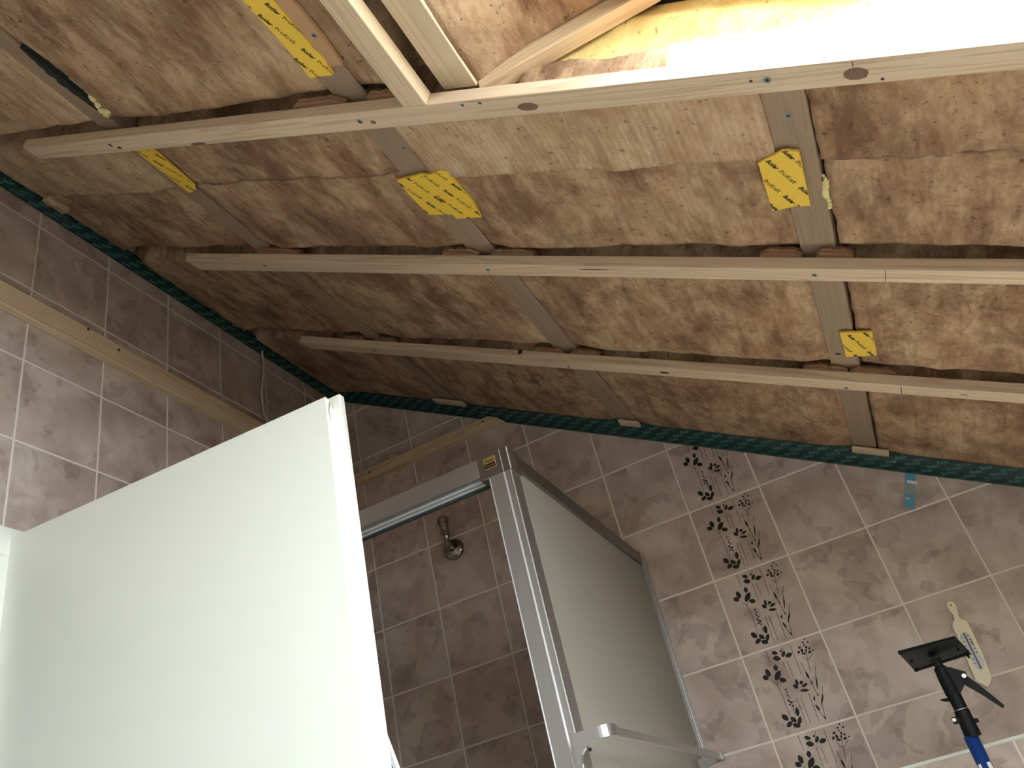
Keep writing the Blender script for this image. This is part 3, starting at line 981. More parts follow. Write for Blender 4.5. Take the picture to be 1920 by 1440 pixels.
blob('foam_bead', [(1.825 + 0.0015 * math.sin(i), -1.168 + i * 0.0085, 0.0, 0.0028 + 0.0026 * math.sin(math.pi * i / 9)) for i in range(10)], 0.004,
     'thin bead of pale yellow foam in the gap beside the right rafter', 'foam', 1)
random.seed(9)
blob('foam_lump', [(0.570 + random.uniform(-.006, .008), -1.497 + i * 0.0065, random.uniform(-.002, .003), random.uniform(.0045, .0085)) for i in range(9)], 0.006, 'crumbly yellow foam lump beside the left rafter above the first batten', 'foam', 3)
vs_, fs_ = [], []
pts = []
for i in range(30):
    y = -1.625 + i * 0.0055
    w = 0.011 * math.sin(math.pi * (i + .5) / 30) * (1 + 0.5 * noise.noise((i * .7, 3, 1)))
    pts.append((y, 0.572 + 0.004 * noise.noise((i * .4, 8, 1)), w))
poly = [(s - w, y) for y, s, w in pts] + [(s + w, y) for y, s, w in reversed(pts)]
g = Geo().prism(poly, lambda u, v, h: CP(u, v, h), -0.01, 0.0095)  # dark strip laid over the gap for the shade inside it
tag(g.obj('membrane_shade_patch', Mat('dark_membrane_shade', lin(24, 34, 30), 0.6).m), 'dark green patch for the membrane and shade in the gap beside the left rafter', 'membrane')
for s0, s1, y0, y1, lab in ((1.150, 1.182, -1.438, -1.424, 'small black patch for the shade of a hole in the insulation beside the skylight batten, left one'),
                            (1.215, 1.262, -1.462, -1.428, 'square dark patch for the shade of a hole in the insulation at the corner of the skylight battens')):
    g = Geo().prism(jag([(s0, y0), (s1, y0 - 0.002), (s1 + 0.004, y1), (s0 + 0.003, y1)], 5, 0.004, 0.005), lambda u, v, h: CP(u, v, h), -0.012, -0.0035)  # flat dark patch in place of the shade inside an opening
    tag(g.obj('hole_shade_patch', M['recess']), lab, 'shade patch')

# ------------------------------------------------------------------ lettering
TXT = {}


def text_tris(body, bold=0.0, shear=0.0):
    key = (body, bold, shear)
    if key in TXT: return TXT[key]
    cu = bpy.data.curves.new('lettering', 'FONT')
    cu.body = body
    cu.size = 1.0
    cu.resolution_u = 2
    cu.offset = bold
    cu.shear = shear
    ob = bpy.data.objects.new('lettering', cu)
    COL.objects.link(ob)
    bpy.context.view_layer.update()
    me = bpy.data.meshes.new_from_object(ob.evaluated_get(bpy.context.evaluated_depsgraph_get()))
    me.calc_loop_triangles()
    tris = [[(me.vertices[i].co.x, me.vertices[i].co.y) for i in t.vertices] for t in me.loop_triangles]
    bpy.data.objects.remove(ob)
    bpy.data.curves.remove(cu)
    bpy.data.meshes.remove(me)
    xs = [p[0] for t in tris for p in t]
    ys = [p[1] for t in tris for p in t]
    x0, w, h = min(xs), max(xs) - min(xs), max(max(ys), .01)
    out = [[((px - x0) / w, py / w) for px, py in t] for t in tris]     # width 1
    TXT[key] = out
    return out


def place_text(vs_, fs_, tris, org, ex, ey, width, height_k, fr, clips=()):
    """org, ex, ey in 2D; fr maps 2D to world"""
    for t in tris:
        q = [(org[0] + (ex[0] * px + ey[0] * py * height_k) * width, org[1] + (ex[1] * px + ey[1] * py * height_k) * width) for px, py in t]
        for cl in clips:
            q = clip(q, cl)
            if len(q) < 3: break
        if len(q) < 3: continue
        b = len(vs_)
        vs_ += [fr(*p) for p in q]
        fs_.append(list(range(b, b + len(q))))


def halfplanes(poly):
    if area2(poly) < 0: poly = poly[::-1]
    out = []
    for p, q in zip(poly, poly[1:] + poly[:1]):
        out.append(lambda t, p=p, q=q: (q[0] - p[0]) * (t[1] - p[1]) - (q[1] - p[1]) * (t[0] - p[0]))
    return out


def hull(pts):
    pts = sorted(pts)
    def half(ps):
        o = []
        for p in ps:
            while len(o) >= 2 and (o[-1][0] - o[-2][0]) * (p[1] - o[-2][1]) - (o[-1][1] - o[-2][1]) * (p[0] - o[-2][0]) <= 0: o.pop()
            o.append(p)
        return o
    a, b = half(pts), half(pts[::-1])
    return a[:-1] + b[:-1]


def tape(poly, label, first, ang, seed, scale=1.0, off=0.0072):
    """yellow printed tape stuck on the ceiling; first: where a bold word begins, ang: reading direction"""
    root = empty('adhesive_tape', CP(poly[0][0], poly[0][1], off), label, 'tape', 'yellow printed tape patches')
    fr = lambda u, v, h: CP(u, v, h)
    Geo().prism(jag(poly, seed), fr, off - 0.004, off).obj('film', M['tape'], root)
    ex = (math.cos(ang), math.sin(ang))
    ey = (math.sin(ang), -math.cos(ang))
    hp = halfplanes(hull(poly))
    vs_, fs_ = [], []
    for a in range(-5, 6):
        for b in range(-4, 5):
            ox = first[0] + (ex[0] * (a * 0.073 - b * 0.005) + ey[0] * b * 0.0315) * scale
            oy = first[1] + (ex[1] * (a * 0.073 - b * 0.005) + ey[1] * b * 0.0315) * scale
            cx, cy = sum(p[0] for p in poly) / len(poly), sum(p[1] for p in poly) / len(poly)
            if math.hypot(ox - cx, oy - cy) > 0.16: continue
            f2 = lambda u, v: CP(u, v, off + 0.0003)
            place_text(vs_, fs_, text_tris('Butler', 0.030, 0.18), (ox, oy), ex, ey, 0.0235 * scale, 1.15, f2, hp)
            place_text(vs_, fs_, text_tris('ProKraft', 0.0, 0.0), (ox + ex[0] * 0.0285 * scale, oy + ex[1] * 0.0285 * scale), ex, ey, 0.0335 * scale, 1.15, f2, hp)
    if fs_: tag(build('print', vs_, fs_, M['ink'], root), kind='stuff')
    return root


tape([(1.1197, -1.70), (1.162, -1.70), (1.165, -1.5868), (1.1641, -1.5211), (1.1676, -1.505), (1.1601, -1.4709), (1.1115, -1.4705), (1.1171, -1.5225), (1.1166, -1.5637), (1.1145, -1.606)],
     'long yellow printed tape strip on the middle rafter beside the lath', (1.1169, -1.5953), math.radians(71), 1)
tape([(0.5318, -1.372), (0.5916, -1.372), (0.58, -1.228), (0.565, -1.2125), (0.5351, -1.2047)],
     'yellow printed tape on the left rafter, half hidden by the first batten', (0.548, -1.314), math.radians(66), 2)
tape([(1.1021, -1.2121), (1.1346, -1.2189), (1.1661, -1.2256), (1.1690, -1.1896), (1.1640, -1.1032), (1.1048, -1.1051)],
     'left piece of the overlapping yellow tape pair on the middle rafter', (1.125, -1.1444), math.radians(67), 3)
tape([(1.1660, -1.2288), (1.1837, -1.2243), (1.2133, -1.2351), (1.2245, -1.2321), (1.2266, -1.1859), (1.2295, -1.1442), (1.2202, -1.0949), (1.163, -1.0917), (1.1637, -1.1474)],
     'right piece of the overlapping yellow tape pair on the middle rafter', (1.1861, -1.1803), math.radians(67), 4, off=0.0086)
tape([(1.7438, -1.2104), (1.7695, -1.227), (1.7789, -1.2337), (1.7873, -1.2346), (1.8021, -1.2311), (1.8018, -1.1794), (1.8008, -1.1058), (1.7766, -1.1039), (1.7443, -1.0941), (1.7439, -1.1522)],
     'large yellow printed tape patch on the right rafter under the skylight batten', (1.7547, -1.2147), math.radians(61), 5)
tape([(1.8013, -0.6947), (1.8577, -0.705), (1.8591, -0.6748), (1.86, -0.6067), (1.8033, -0.5914)],
     'small yellow printed tape patch over the dark gap near the back wall', (1.8135, -0.6880), math.radians(66), 6)

# ------------------------------------------------------------------ green sealing strips
def bulge_profile(k, n=8):
    t = k / n
    a = math.pi / 2 * t
    return math.sin(a) * 0.042, -0.002 + (1 - math.cos(a)) * 0.052       # out from the wall, up from the lower edge


def strip(name, fr, u0, u1, label, words, mirror=False, OUT=0.040, UP=0.050):
    """fr(u, out, up) -> world; a soft film tucked between wall and ceiling"""
    root = empty(name, fr(u0, 0, 0), label, 'membrane', 'green sealing strips')
    n, m_ = 8, int((u1 - u0) / 0.02)
    vs_, fs_ = [], []
    def P(u, t):
        a = math.pi / 2 * t
        o_, p_ = math.sin(a) * OUT, -0.002 + (1 - math.cos(a)) * UP
        w = OUT / 0.04 * 0.0018 * noise.fractal((u * 12, t * 2.5, 5.0), 0.9, 2.1, 3) * (0.3 + t) + 0.0016 * math.sin(t * 9 + u * 3) * noise.noise((u * 4, t, 2))
        return o_ + w, p_ - w * 0.6
    for i in range(m_ + 1):
        u = u0 + (u1 - u0) * i / m_
        for k in range(n + 1):
            o_, p_ = P(u, k / n)
            vs_.append(fr(u, o_, p_))
        vs_.append(fr(u, 0.001, UP + 0.005))
    st = n + 2
    for i in range(m_):
        for k in range(st):
            a, b = i * st + k, i * st + (k + 1) % st
            fs_.append([a, b, b + st, a + st])
    fs_.append(list(range(st)))
    fs_.append([m_ * st + k for k in range(st)])
    build('film', vs_, fs_, M['green'], root, smooth=True)
    vs_, fs_ = [], []
    per = 1.0 / (1.45 * (OUT + UP) / 2)                   # film parameter per metre across the strip
    ca, sa = math.cos(0.24), math.sin(0.24)
    f2 = lambda a, b: (lambda q: fr(a, q[0] + 0.0010, q[1] - 0.0008))(P(a, b))
    lim = [lambda p: p[1] - 0.03, lambda p: 0.97 - p[1], lambda p: p[0] - u0 - 0.002, lambda p: u1 - 0.002 - p[0]]
    for row in range(-3, 9):
        L0, k = -0.06 - 0.031 * row, row
        while True:
            wd = words[k % 2]
            width = 0.026 if wd == 'Butler' else 0.035
            ou = u0 + L0 * ca
            ot = (0.012 * row + (L0 - math.floor(L0 / 0.25) * 0.25) * sa * 0.0) * per + 0.05
            if ou > u1: break
            place_text(vs_, fs_, text_tris(wd, 0.02 if wd == 'Butler' else 0.008), (ou, ot), (ca, sa * per), (-sa, ca * per), width, 1.0, f2, lim)
            L0 += width + 0.017
            k += 1
    tag(build('print', vs_, fs_, M['green_print'], root), kind='stuff')
    return root


SINX = math.hypot(1, 0.607)
ub = Vector((1, 0, -0.607)).normalized()
nb = Vector((0.607, 0, 1)).normalized()
PB = Vector((-1.05, 0, (0.5865 + Z0) - 0.607 * (-1.05 + 0.9178)))
strip('sealing_strip', lambda u, o_, p_: PB + ub * u + nb * p_ + Vector((0, -o_, 0)), 0.0, 2.9,
      'dark green printed sealing strip along the sloping top of the tiled back wall', ('Butler', 'PROFLEX'))
strip('sealing_strip', lambda u, o_, p_: Vector((XL + o_, -2.3 + u, 0.655 + Z0 + p_ * 1.05)), 0.0, 2.29,
      'dark green printed sealing strip along the top of the wall above the door', ('Butler', 'PROFLEX'), OUT=0.024, UP=0.034)

for s0, s1, lab in ((0.470, 0.588, 'small wood slat at the end of the left rafter over the green strip'),
                    (1.132, 1.194, 'small wood slat at the end of the middle rafter over the green strip'),
                    (1.768, 1.853, 'small wood slat at the end of the right rafter over the green strip')):
    g = Geo().cbox(s0, s1, -0.064, -0.004, 0.004, 0.0125, 0.001)
    tag(g.obj('end_slat', M['batten']), lab, 'slat', 'slats at the rafter ends')

# ------------------------------------------------------------------ door, its frame
A_D = math.radians(2.45)
ED, ND = Vector((math.cos(A_D), math.sin(A_D), 0)), Vector((-math.sin(A_D), math.cos(A_D), 0))
HD = Vector((XL + 0.006, -1.2020, 0))
DL = 0.7075
fr_door = lambda u, v, h: HD + ED * u + ND * h + Vector((0, 0, v))
door = empty('door_1', HD, kind='structure')


def dbox(u0, u1, h0, h1, v0, v1, bev):
    p = [fr_door(u0, v0, h0), fr_door(u1, v0, h0), fr_door(u1, v0, h1), fr_door(u0, v0, h1),
         fr_door(u0, v1, h0), fr_door(u1, v1, h0), fr_door(u1, v1, h1), fr_door(u0, v1, h1)]
    return Geo().box8(p, bev)


TOPD = -0.207 + Z0
dbox(0.0, DL, 0.0, 0.0255, 0.010, TOPD, 0.0012).obj('leaf', M['door'], door)
dbox(-0.005, DL + 0.0135, 0.0250, 0.040, 0.010, TOPD + 0.013, 0.0022).obj('rebate_lip', M['door'], door)
cr = [(0.0105, -0.008), (0.0090, -0.018), (0.0062, -0.026), (0.0072, -0.032), (0.0100, -0.042)]
vs_, fs_ = [], []
for i, (h, v) in enumerate(cr):
    w = 0.0011 * (1 - 0.12 * i)
    vs_ += [fr_door(DL + 0.0002, TOPD + v, h - w), fr_door(DL + 0.0002, TOPD + v, h + w), fr_door(DL - 0.002, TOPD + v, h + w), fr_door(DL - 0.002, TOPD + v, h - w)]
for i in range(len(cr) - 1):
    for k in range(4):
        fs_.append([4 * i + k, 4 * i + (k + 1) % 4, 4 * i + 4 + (k + 1) % 4, 4 * i + 4 + k])
build('crack', vs_, fs_, M['crack'], door)
Geo().prism([(0.0105, TOPD - 0.0085), (0.024, TOPD - 0.016), (0.024, TOPD - 0.001), (0.0125, TOPD - 0.001)],
            lambda u, v, h: fr_door(DL + h, v, u), -0.002, 0.0002).obj('chipped_corner', M['chip'], door)
hz = 1.05
for sgn, h0 in ((-1, 0.0), (1, 0.040)):
    p = [fr_door(0.655, hz, h0), fr_door(0.655, hz, h0 + sgn * 0.050), fr_door(0.645, hz, h0 + sgn * 0.056), fr_door(0.545, hz, h0 + sgn * 0.056)]
    o = Geo().tube(p, 0.008, 12).obj('handle', M['alu'], door, smooth=True)
    dbox(0.637, 0.673, h0 - (0.006 if sgn < 0 else 0), h0 + (0.006 if sgn > 0 else 0), hz - 0.15, hz + 0.07, 0.002).obj('handle_plate', M['alu'], door)
for v in (0.25, 1.76):
    Geo().tube([fr_door(-0.012, v - 0.045, 0.045), fr_door(-0.012, v + 0.045, 0.045)], 0.007, 10).obj('hinge', M['alu'], door, smooth=True)

trim = empty('trim_1', (XL, -1.6, 1.9), kind='structure')
zt = -0.1875 + Z0
Geo().box(XL - 0.16, XL + 0.012, -2.030, -1.1745, zt - 0.058, zt, 0.002).obj('head_casing', M['door'], trim)
Geo().box(XL - 0.16, XL + 0.012, -1.235, -1.1745, 0, zt - 0.058, 0.002).obj('side_casing', M['door'], trim)
Geo().box(XL - 0.16, XL + 0.012, -2.030, -1.970, 0, zt - 0.058, 0.002).obj('side_casing', M['door'], trim)

# cloth hanging behind the door edge
cl = empty('cloth', (-0.318, -1.10, 1.2), 'purple cloth with a white border showing behind the lower door edge', 'cloth')
vs_, fs_ = [], []
vw, fw_ = [], []
for i in range(13):
    z = 1.440 - 0.065 * i
    xr = -0.3590 + 0.235 * (1.440 - z) - 0.10 * (1.440 - z) ** 2
    yy = -1.105 + 0.006 * math.sin(i * 1.1)
    vs_ += [(-0.50, yy + 0.004, z), (xr, yy, z), (xr, yy + 0.006, z), (-0.50, yy + 0.010, z)]
    vw += [(xr, yy - 0.001, z), (xr + 0.006, yy - 0.001, z), (xr + 0.006, yy + 0.007, z), (xr, yy + 0.007, z)]
for i in range(12):
    for k in range(4):
        f = [4 * i + k, 4 * i + (k + 1) % 4, 4 * i + 4 + (k + 1) % 4, 4 * i + 4 + k]
        fs_.append(f)
        fw_.append(list(f))
for F in (fs_, fw_):
    F.append([0, 1, 2, 3])
    F.append([48, 49, 50, 51])
build('fabric', vs_, fs_, M['purple'], cl)
build('border', vw, fw_, M['white'], cl)

# ------------------------------------------------------------------ shower enclosure
she = empty('shower_enclosure', (-0.18, -0.86, 0.0), 'aluminium shower enclosure with frosted side panel against the back wall', 'shower')
PX0, PX1, PY0, PY1 = -0.2020, -0.1550, -0.8818, -0.8430
CAPZ = -0.3200 + Z0
Geo().box(PX0, PX1, PY0, PY1, 0.0, CAPZ, 0.0012).obj('corner_post', M['alu'], she)
for x in (PX0 + 0.0015, -0.1703, PX1 - 0.0012):  # white lines put in for the highlights on the post edges
    Geo().tube([(x, PY0 - 0.0002, 0.02), (x, PY0 - 0.0002, CAPZ - 0.0005)], 0.0021 if x == -0.1703 else 0.0012, 8).obj('highlight_ridge', M['alu_bright'], she, smooth=True)
g = Geo()
g.prism([(-0.2185, PY0 - 0.001), (-0.1540, PY0 - 0.001), (-0.1500, PY0 + 0.022), (-0.1525, PY1 + 0.004), (-0.2185, PY1)], lambda u, v, h: (u, v, h), CAPZ, -0.2712 + Z0)
cap = g.obj('corner_cap', M['cap'], she)
Geo().box(-0.1700, -0.1690, PY0 - 0.0016, PY0 + 0.002, CAPZ + 0.001, -0.2718 + Z0).obj('highlight_ridge', M['alu_bright'], cap)  # highlight on the cap drawn as a white line
Geo().box(-0.1552, -0.1536, PY0 - 0.0015, PY0 + 0.001, CAPZ + 0.001, -0.2718 + Z0).obj('highlight_ridge', M['alu_bright'], cap)
Geo().box(PX0 - 0.012, PX1 + 0.001, PY0 - 0.0015, PY1, CAPZ - 0.0016, CAPZ).obj('cap_rim', M['alu'], cap)
bz0, bz1 = -0.3035 + Z0, -0.2795 + Z0
bx0, bx1 = -0.2060, -0.1800
badge = Geo().box(bx0, bx1, PY0 - 0.0030, PY0 - 0.0008, bz0, bz1, 0.0009).obj('badge', M['gold'], she)
Geo().box(bx0 + 0.0012, bx1 - 0.0012, PY0 - 0.0034, PY0 - 0.0026, bz0 + 0.0012, bz0 + 0.0110, 0.0003).obj('dark_field', M['badge_dark'], badge)
vs_, fs_ = [], []
f2 = lambda u, v: (u, PY0 - 0.0036, v)
place_text(vs_, fs_, text_tris('Hüppe', 0.012, 0.1), (bx0 + 0.0035, bz0 + 0.0142), (1, 0), (0, 1), 0.0195, 1.05, f2)
build('name_print', vs_, fs_, M['ink'], badge)
vs_, fs_ = [], []
place_text(vs_, fs_, text_tris('Duscha', 0.0, 0.1), (bx0 + 0.0045, bz0 + 0.0040), (1, 0), (0, 1), 0.0175, 1.05, f2)
build('name_print', vs_, fs_, M['gold'], badge)
# front rail with its running tracks
Geo().box(XL + 0.002, -0.2186, PY0, PY0 + 0.012, -0.3110 + Z0, -0.2738 + Z0, 0.0010).obj('front_rail', M['alu'], she)
for y0, y1, z0, z1, m_ in ((PY0 + 0.012, PY0 + 0.032, -0.300, -0.276, 'recess'), (PY0 + 0.0145, PY0 + 0.0215, -0.3145, -0.300, 'alu_bright'),  # first strip is a dark filler for the shade in the channel
                           (PY0 + 0.0250, PY0 + 0.0320, -0.3170, -0.300, 'alu_bright'), (PY0 + 0.0320, PY0 + 0.0370, -0.3215, -0.276, 'alu_dark')):
    Geo().box(XL + 0.002, -0.2030, y0, y1, z0 + Z0, z1 + Z0, 0.0008).obj('track', M[m_], she)
# side: rails, frosted panel, wall profile
Geo().box(-0.1770, -0.1600, PY1, -0.024, -0.2980 + Z0, -0.2640 + Z0, 0.0010).obj('side_rail', M['alu_shaded'], she)
Geo().box(-0.1770, -0.1600, PY1, -0.024, 0.02, 0.06, 0.0010).obj('bottom_rail', M['alu'], she)
Geo().box(-0.1705, -0.1665, PY1 + 0.001, -0.026, 0.05, -0.2960 + Z0).obj('side_panel', M['panel'], she)
Geo().box(-0.1780, -0.1560, -0.034, -0.001, 0.0, -0.2610 + Z0, 0.0012).obj('wall_profile', M['alu'], she)
for x, y in ((-0.1555, -0.0335), (-0.1620, -0.0345), (-0.1552, -0.0190)):  # highlights of the wall profile drawn as white lines
    Geo().tube([(x, y, 0.02), (x, y, -0.2640 + Z0)], 0.0013, 8).obj('highlight_ridge', M['alu_bright'], she, smooth=True)
# towel bar on the panel
XB = -0.100
zb_ = -0.7965 + Z0
bar = Geo().box8([(XB - .006, -0.885, zb_ - .0072), (XB + .004, -0.885, zb_ - .0072), (XB + .004, -0.140, zb_ - .0155), (XB - .006, -0.140, zb_ - .0155),
                  (XB - .006, -0.885, zb_ + .0070), (XB + .004, -0.885, zb_ + .0070), (XB + .004, -0.140, zb_ - .0025), (XB - .006, -0.140, zb_ - .0025)], 0.001).obj('towel_bar', M['alu'], she)


def bracket(yc, zc_, sgn):
    """curved arm from the post or panel out to the bar"""
    outer, inner = [], []
    for i in range(9):
        a = math.pi / 2 * i / 8
        outer.append((XB + 0.006 - 0.020 * (1 - math.sin(a)), yc - sgn * 0.022 * math.cos(a) + sgn * 0.0))
    pts = [(-0.156, yc - sgn * 0.022)] + outer[::-1][0:0]
    path = [(-0.156 + 0.005 * k, yc - sgn * 0.020) for k in range(8)] + [(XB - 0.016 + 0.020 * math.sin(math.pi / 2 * i / 8), yc - sgn * 0.020 * math.cos(math.pi / 2 * i / 8)) for i in range(9)] + [(XB + 0.004, yc + sgn * 0.012)]
    vs_, fs_ = [], []
    for i, (x, y) in enumerate(path):
        t = min(1.0, max(0.0, (x + 0.150) / 0.036))
        drop = 0.026 * (1 - math.sqrt(max(0.0, 1 - (1 - t) ** 2)))
        q = path[min(i + 1, len(path) - 1)]
        p = path[max(i - 1, 0)]
        d = Vector((q[0] - p[0], q[1] - p[1])).normalized()
        nx, ny = d.y * 0.0045 * sgn, -d.x * 0.0045 * sgn
        for (ox, oy, z) in ((nx, ny, zc_ + 0.0085), (nx, ny, zc_ - 0.0085 - drop), (-nx, -ny, zc_ - 0.0085 - drop), (-nx, -ny, zc_ + 0.0085)):
            vs_.append((x + ox, y + oy, z))
    for i in range(len(path) - 1):
        for k in range(4):
            fs_.append([4 * i + k, 4 * i + (k + 1) % 4, 4 * i + 4 + (k + 1) % 4, 4 * i + 4 + k])
    fs_.append([0, 1, 2, 3])
    e = 4 * (len(path) - 1)
    fs_.append([e, e + 1, e + 2, e + 3])
    b = build('bracket', vs_, fs_, M['alu'], bar)
    Geo().tube([(-0.135, yc - sgn * 0.0155, zc_ - 0.018), (-0.135, yc - sgn * 0.013, zc_ - 0.018)], 0.003, 8).obj('grub_screw', M['recess'], b)
    return b


bracket(-0.880, zb_, 1)
bracket(-0.145, zb_ - 0.009, -1)

# ------------------------------------------------------------------ shower arm on the back wall
arm = empty('shower_outlet', (-0.7142, 0, -0.0386 + Z0), 'dark chrome shower arm without a head on the tiles inside the shower', 'shower arm')
ax, az = -0.7142, -0.0400 + Z0
g = Geo()
prof = [(0.0, -0.016), (0.012, -0.0155), (0.020, -0.0125), (0.027, -0.012), (0.0315, -0.0085), (0.0335, -0.004), (0.0335, 0.0)]
k = 28
vs_, fs_ = [], []
for r_, y in prof:
    vs_ += [(ax + max(r_, 1e-4) * math.cos(2 * math.pi * i / k), y, az + max(r_, 1e-4) * math.sin(2 * math.pi * i / k)) for i in range(k)]
for q in range(len(prof) - 1):
    fs_ += [[q * k + i, q * k + (i + 1) % k, (q + 1) * k + (i + 1) % k, (q + 1) * k + i] for i in range(k)]
build('wall_rose', vs_, fs_, M['chrome'], arm, smooth=True)
el = []
for i in range(9):
    a = math.pi / 2 * i / 8
    el.append((ax + 0.012 * i / 8, -0.034 - 0.026 * math.sin(a), az + 0.0 + 0.026 * (1 - math.cos(a))))
Geo().tube([(ax, -0.010, az)] + el + [(ax + 0.012, -0.060, az + 0.034)], 0.0095, 14).obj('elbow', M['chrome'], arm, smooth=True)
bx_ = ax + 0.012
body = Geo().tube([(bx_, -0.060, az + 0.030), (bx_, -0.060, az + 0.031), (bx_, -0.060, az + 0.036), (bx_, -0.0605, az + 0.037), (bx_, -0.0605, az + 0.040), (bx_, -0.061, az + 0.041), (bx_ - .001, -0.064, az + 0.068)],
                  [0.0125, 0.0130, 0.0130, 0.0118, 0.0118, 0.0138, 0.0150], 20).obj('body', M['chrome'], arm)
Geo().tube([(bx_ - .001, -0.0635, az + 0.066), (bx_ - .001, -0.0635, az + 0.0665), (bx_ - .001, -0.0645, az + 0.080), (bx_ - .001, -0.0645, az + 0.083)], [0.0165, 0.0185, 0.0190, 0.0165], 20).obj('collar', M['chrome'], arm)

# dark hook on the tiles behind the door edge
g = Geo().tube([(-1.031, 0.0, -0.1930 + Z0), (-1.031, -0.008, -0.1930 + Z0), (-1.029, -0.012, -0.199 + Z0), (-1.029, -0.012, -0.214 + Z0), (-1.033, -0.012, -0.221 + Z0)], 0.0050, 10)
tag(g.obj('wall_hook', M['recess'], smooth=True), 'small dark hook on the shower tiles right beside the door edge', 'hook')

# ------------------------------------------------------------------ small things on the back wall
bt = Geo().prism([(0.5530, -0.277 + Z0), (0.5750, -0.289 + Z0), (0.5200, -0.3959 + Z0), (0.5010, -0.3810 + Z0)], lambda u, v, h: (u, -h, v), 0.0, 0.0006)
blue = bt.obj('paper_strip', M['bluetape'])
tag(blue, 'blue paper strip hanging on the tiles below the green sealing strip', 'strip')
for poly in ([(0.5370, -0.3205), (0.5560, -0.3330), (0.5525, -0.3400), (0.5335, -0.3275)], [(0.5145, -0.3605), (0.5225, -0.3655), (0.5212, -0.3680), (0.5130, -0.3630)]):
    Geo().prism([(u, v + Z0) for u, v in poly], lambda u, v, h: (u, -h, v), 0.0005, 0.0009).obj('torn_spot', M['white'], blue)
ct = Geo().prism(jag([(0.4919, -0.3091 + Z0), (0.5921, -0.3611 + Z0), (0.5796, -0.3800 + Z0), (0.4790, -0.3317 + Z0)], 3, 0.0012, 0.004), lambda u, v, h: (u, -h, v), 0.0010, 0.0014)
tag(ct.obj('clear_tape', M['clear']), 'strip of clear adhesive tape across the blue paper strip', 'tape')

TH_OUT = [(0.4838, -0.6256), (0.4892, -0.6201), (0.497, -0.6208), (0.5023, -0.6271), (0.5022, -0.6382), (0.4976, -0.6523), (0.4972, -0.6616), (0.5073, -0.6711), (0.508, -0.6791), (0.5054, -0.7389), (0.5003, -0.7931), (0.4947, -0.8029), (0.4835, -0.8116), (0.4789, -0.8085), (0.4661, -0.7943), (0.4676, -0.7685), (0.4731, -0.7106), (0.4739, -0.674), (0.4786, -0.6663), (0.4852, -0.6607), (0.4871, -0.6519), (0.4834, -0.6381)]
TH_WIN = [(0.4809, -0.6948), (0.4898, -0.6916), (0.4989, -0.697), (0.5001, -0.7609), (0.4968, -0.7702), (0.4868, -0.7759), (0.4776, -0.7687), (0.4757, -0.7053)]
th = empty('bath_thermometer', (0.49, -0.004, -0.81 + Z0), 'pale wooden bath thermometer hanging on the tiles behind the black prop head', 'thermometer')
frw = lambda u, v, h: (u, -h, v + Z0)
g = Geo()
n = len(TH_OUT)
cx_, cz_ = 0.489, -0.72
ins = [(u + (0.0008 if u < cx_ else -0.0008), v + (0.0008 if v < cz_ else -0.0008)) for u, v in TH_OUT]
vs_ = [frw(u, v, 0.001) for u, v in TH_OUT] + [frw(u, v, 0.0085) for u, v in TH_OUT] + [frw(u, v, 0.0095) for u, v in ins]
fs_ = [list(range(n)), list(range(2 * n, 3 * n))]
for q in range(2):
    fs_ += [[q * n + i, q * n + (i + 1) % n, (q + 1) * n + (i + 1) % n, (q + 1) * n + i] for i in range(n)]
build('wooden_body', vs_, fs_, M['cream'], th)
Geo().tube([(0.4928, -0.0090, -0.6299 + Z0), (0.4928, -0.0099, -0.6299 + Z0)], 0.0018, 12).obj('hang_hole', M['recess'], th)
Geo().prism([(u, v) for u, v in TH_WIN], frw, 0.0092, 0.0099).obj('scale_plate', M['scale'], th)
Geo().tube([(0.4890, -0.0105, -0.6945 + Z0), (0.4880, -0.0105, -0.7735 + Z0)], 0.0019, 10).obj('glass_tube', M['fluid'], th, smooth=True)
g = Geo()
for i in range(7):
    v = -0.700 - 0.0098 * i
    g.prism([(0.4800, v), (0.4832, v - .0006), (0.4832, v - 0.0024), (0.4800, v - 0.0018)], frw, 0.0098, 0.0102)
for v, w in ((-0.700, .0022), (-0.709, .004), (-0.7145, .0045), (-0.7195, .0038), (-0.729, .0026), (-0.738, .0030)):
    g.prism([(0.4935, v), (0.4935 + w, v), (0.4935 + w, v - 0.0030), (0.4935, v - 0.0030)], frw, 0.0098, 0.0102)
g.obj('scale_marks', Mat('scale_ink', lin(54, 62, 88), 0.6).m, th)

# ------------------------------------------------------------------ support prop
YP = -0.30
prop = empty('support_prop', (0.40, YP, 0.0), 'black-headed telescopic support prop with a blue pole in front of the tiles', 'prop')
xc = 0.3975
pz = lambda z: z + Z0
Geo().tube([(xc - 0.005, YP, 0.0), (xc - 0.0055, YP, pz(-0.905))], 0.0128, 20).obj('pole', M['blue'], prop, smooth=True)
for zz, a0 in ((-0.962, 3.9), (-0.962, 5.1)):
    pass
vs_, fs_ = [], []
for (a0, a1) in ((3.70, 4.25), (5.05, 5.75)):
    b = len(vs_)
    for i in range(7):
        a = a0 + (a1 - a0) * i / 6
        for z in (-0.953, -1.02):
            vs_.append((xc - 0.0055 + 0.0131 * math.cos(a), YP + 0.0131 * math.sin(a), pz(z)))
    for i in range(6):
        fs_.append([b + 2 * i, b + 2 * i + 1, b + 2 * i + 3, b + 2 * i + 2])
build('sticker', vs_, fs_, M['white'], prop)
g = Geo()
for z in (-0.961, -0.965, -0.969, -0.974):
    a0 = 3.85
    g.add([(xc - 0.0055 + 0.0134 * math.cos(a), YP + 0.0134 * math.sin(a), pz(zz)) for a, zz in ((a0, z), (a0 + .22, z), (a0 + .22, z - .002), (a0, z - .002))], [[0, 1, 2, 3]])
g.obj('sticker_print', M['ink'], prop)
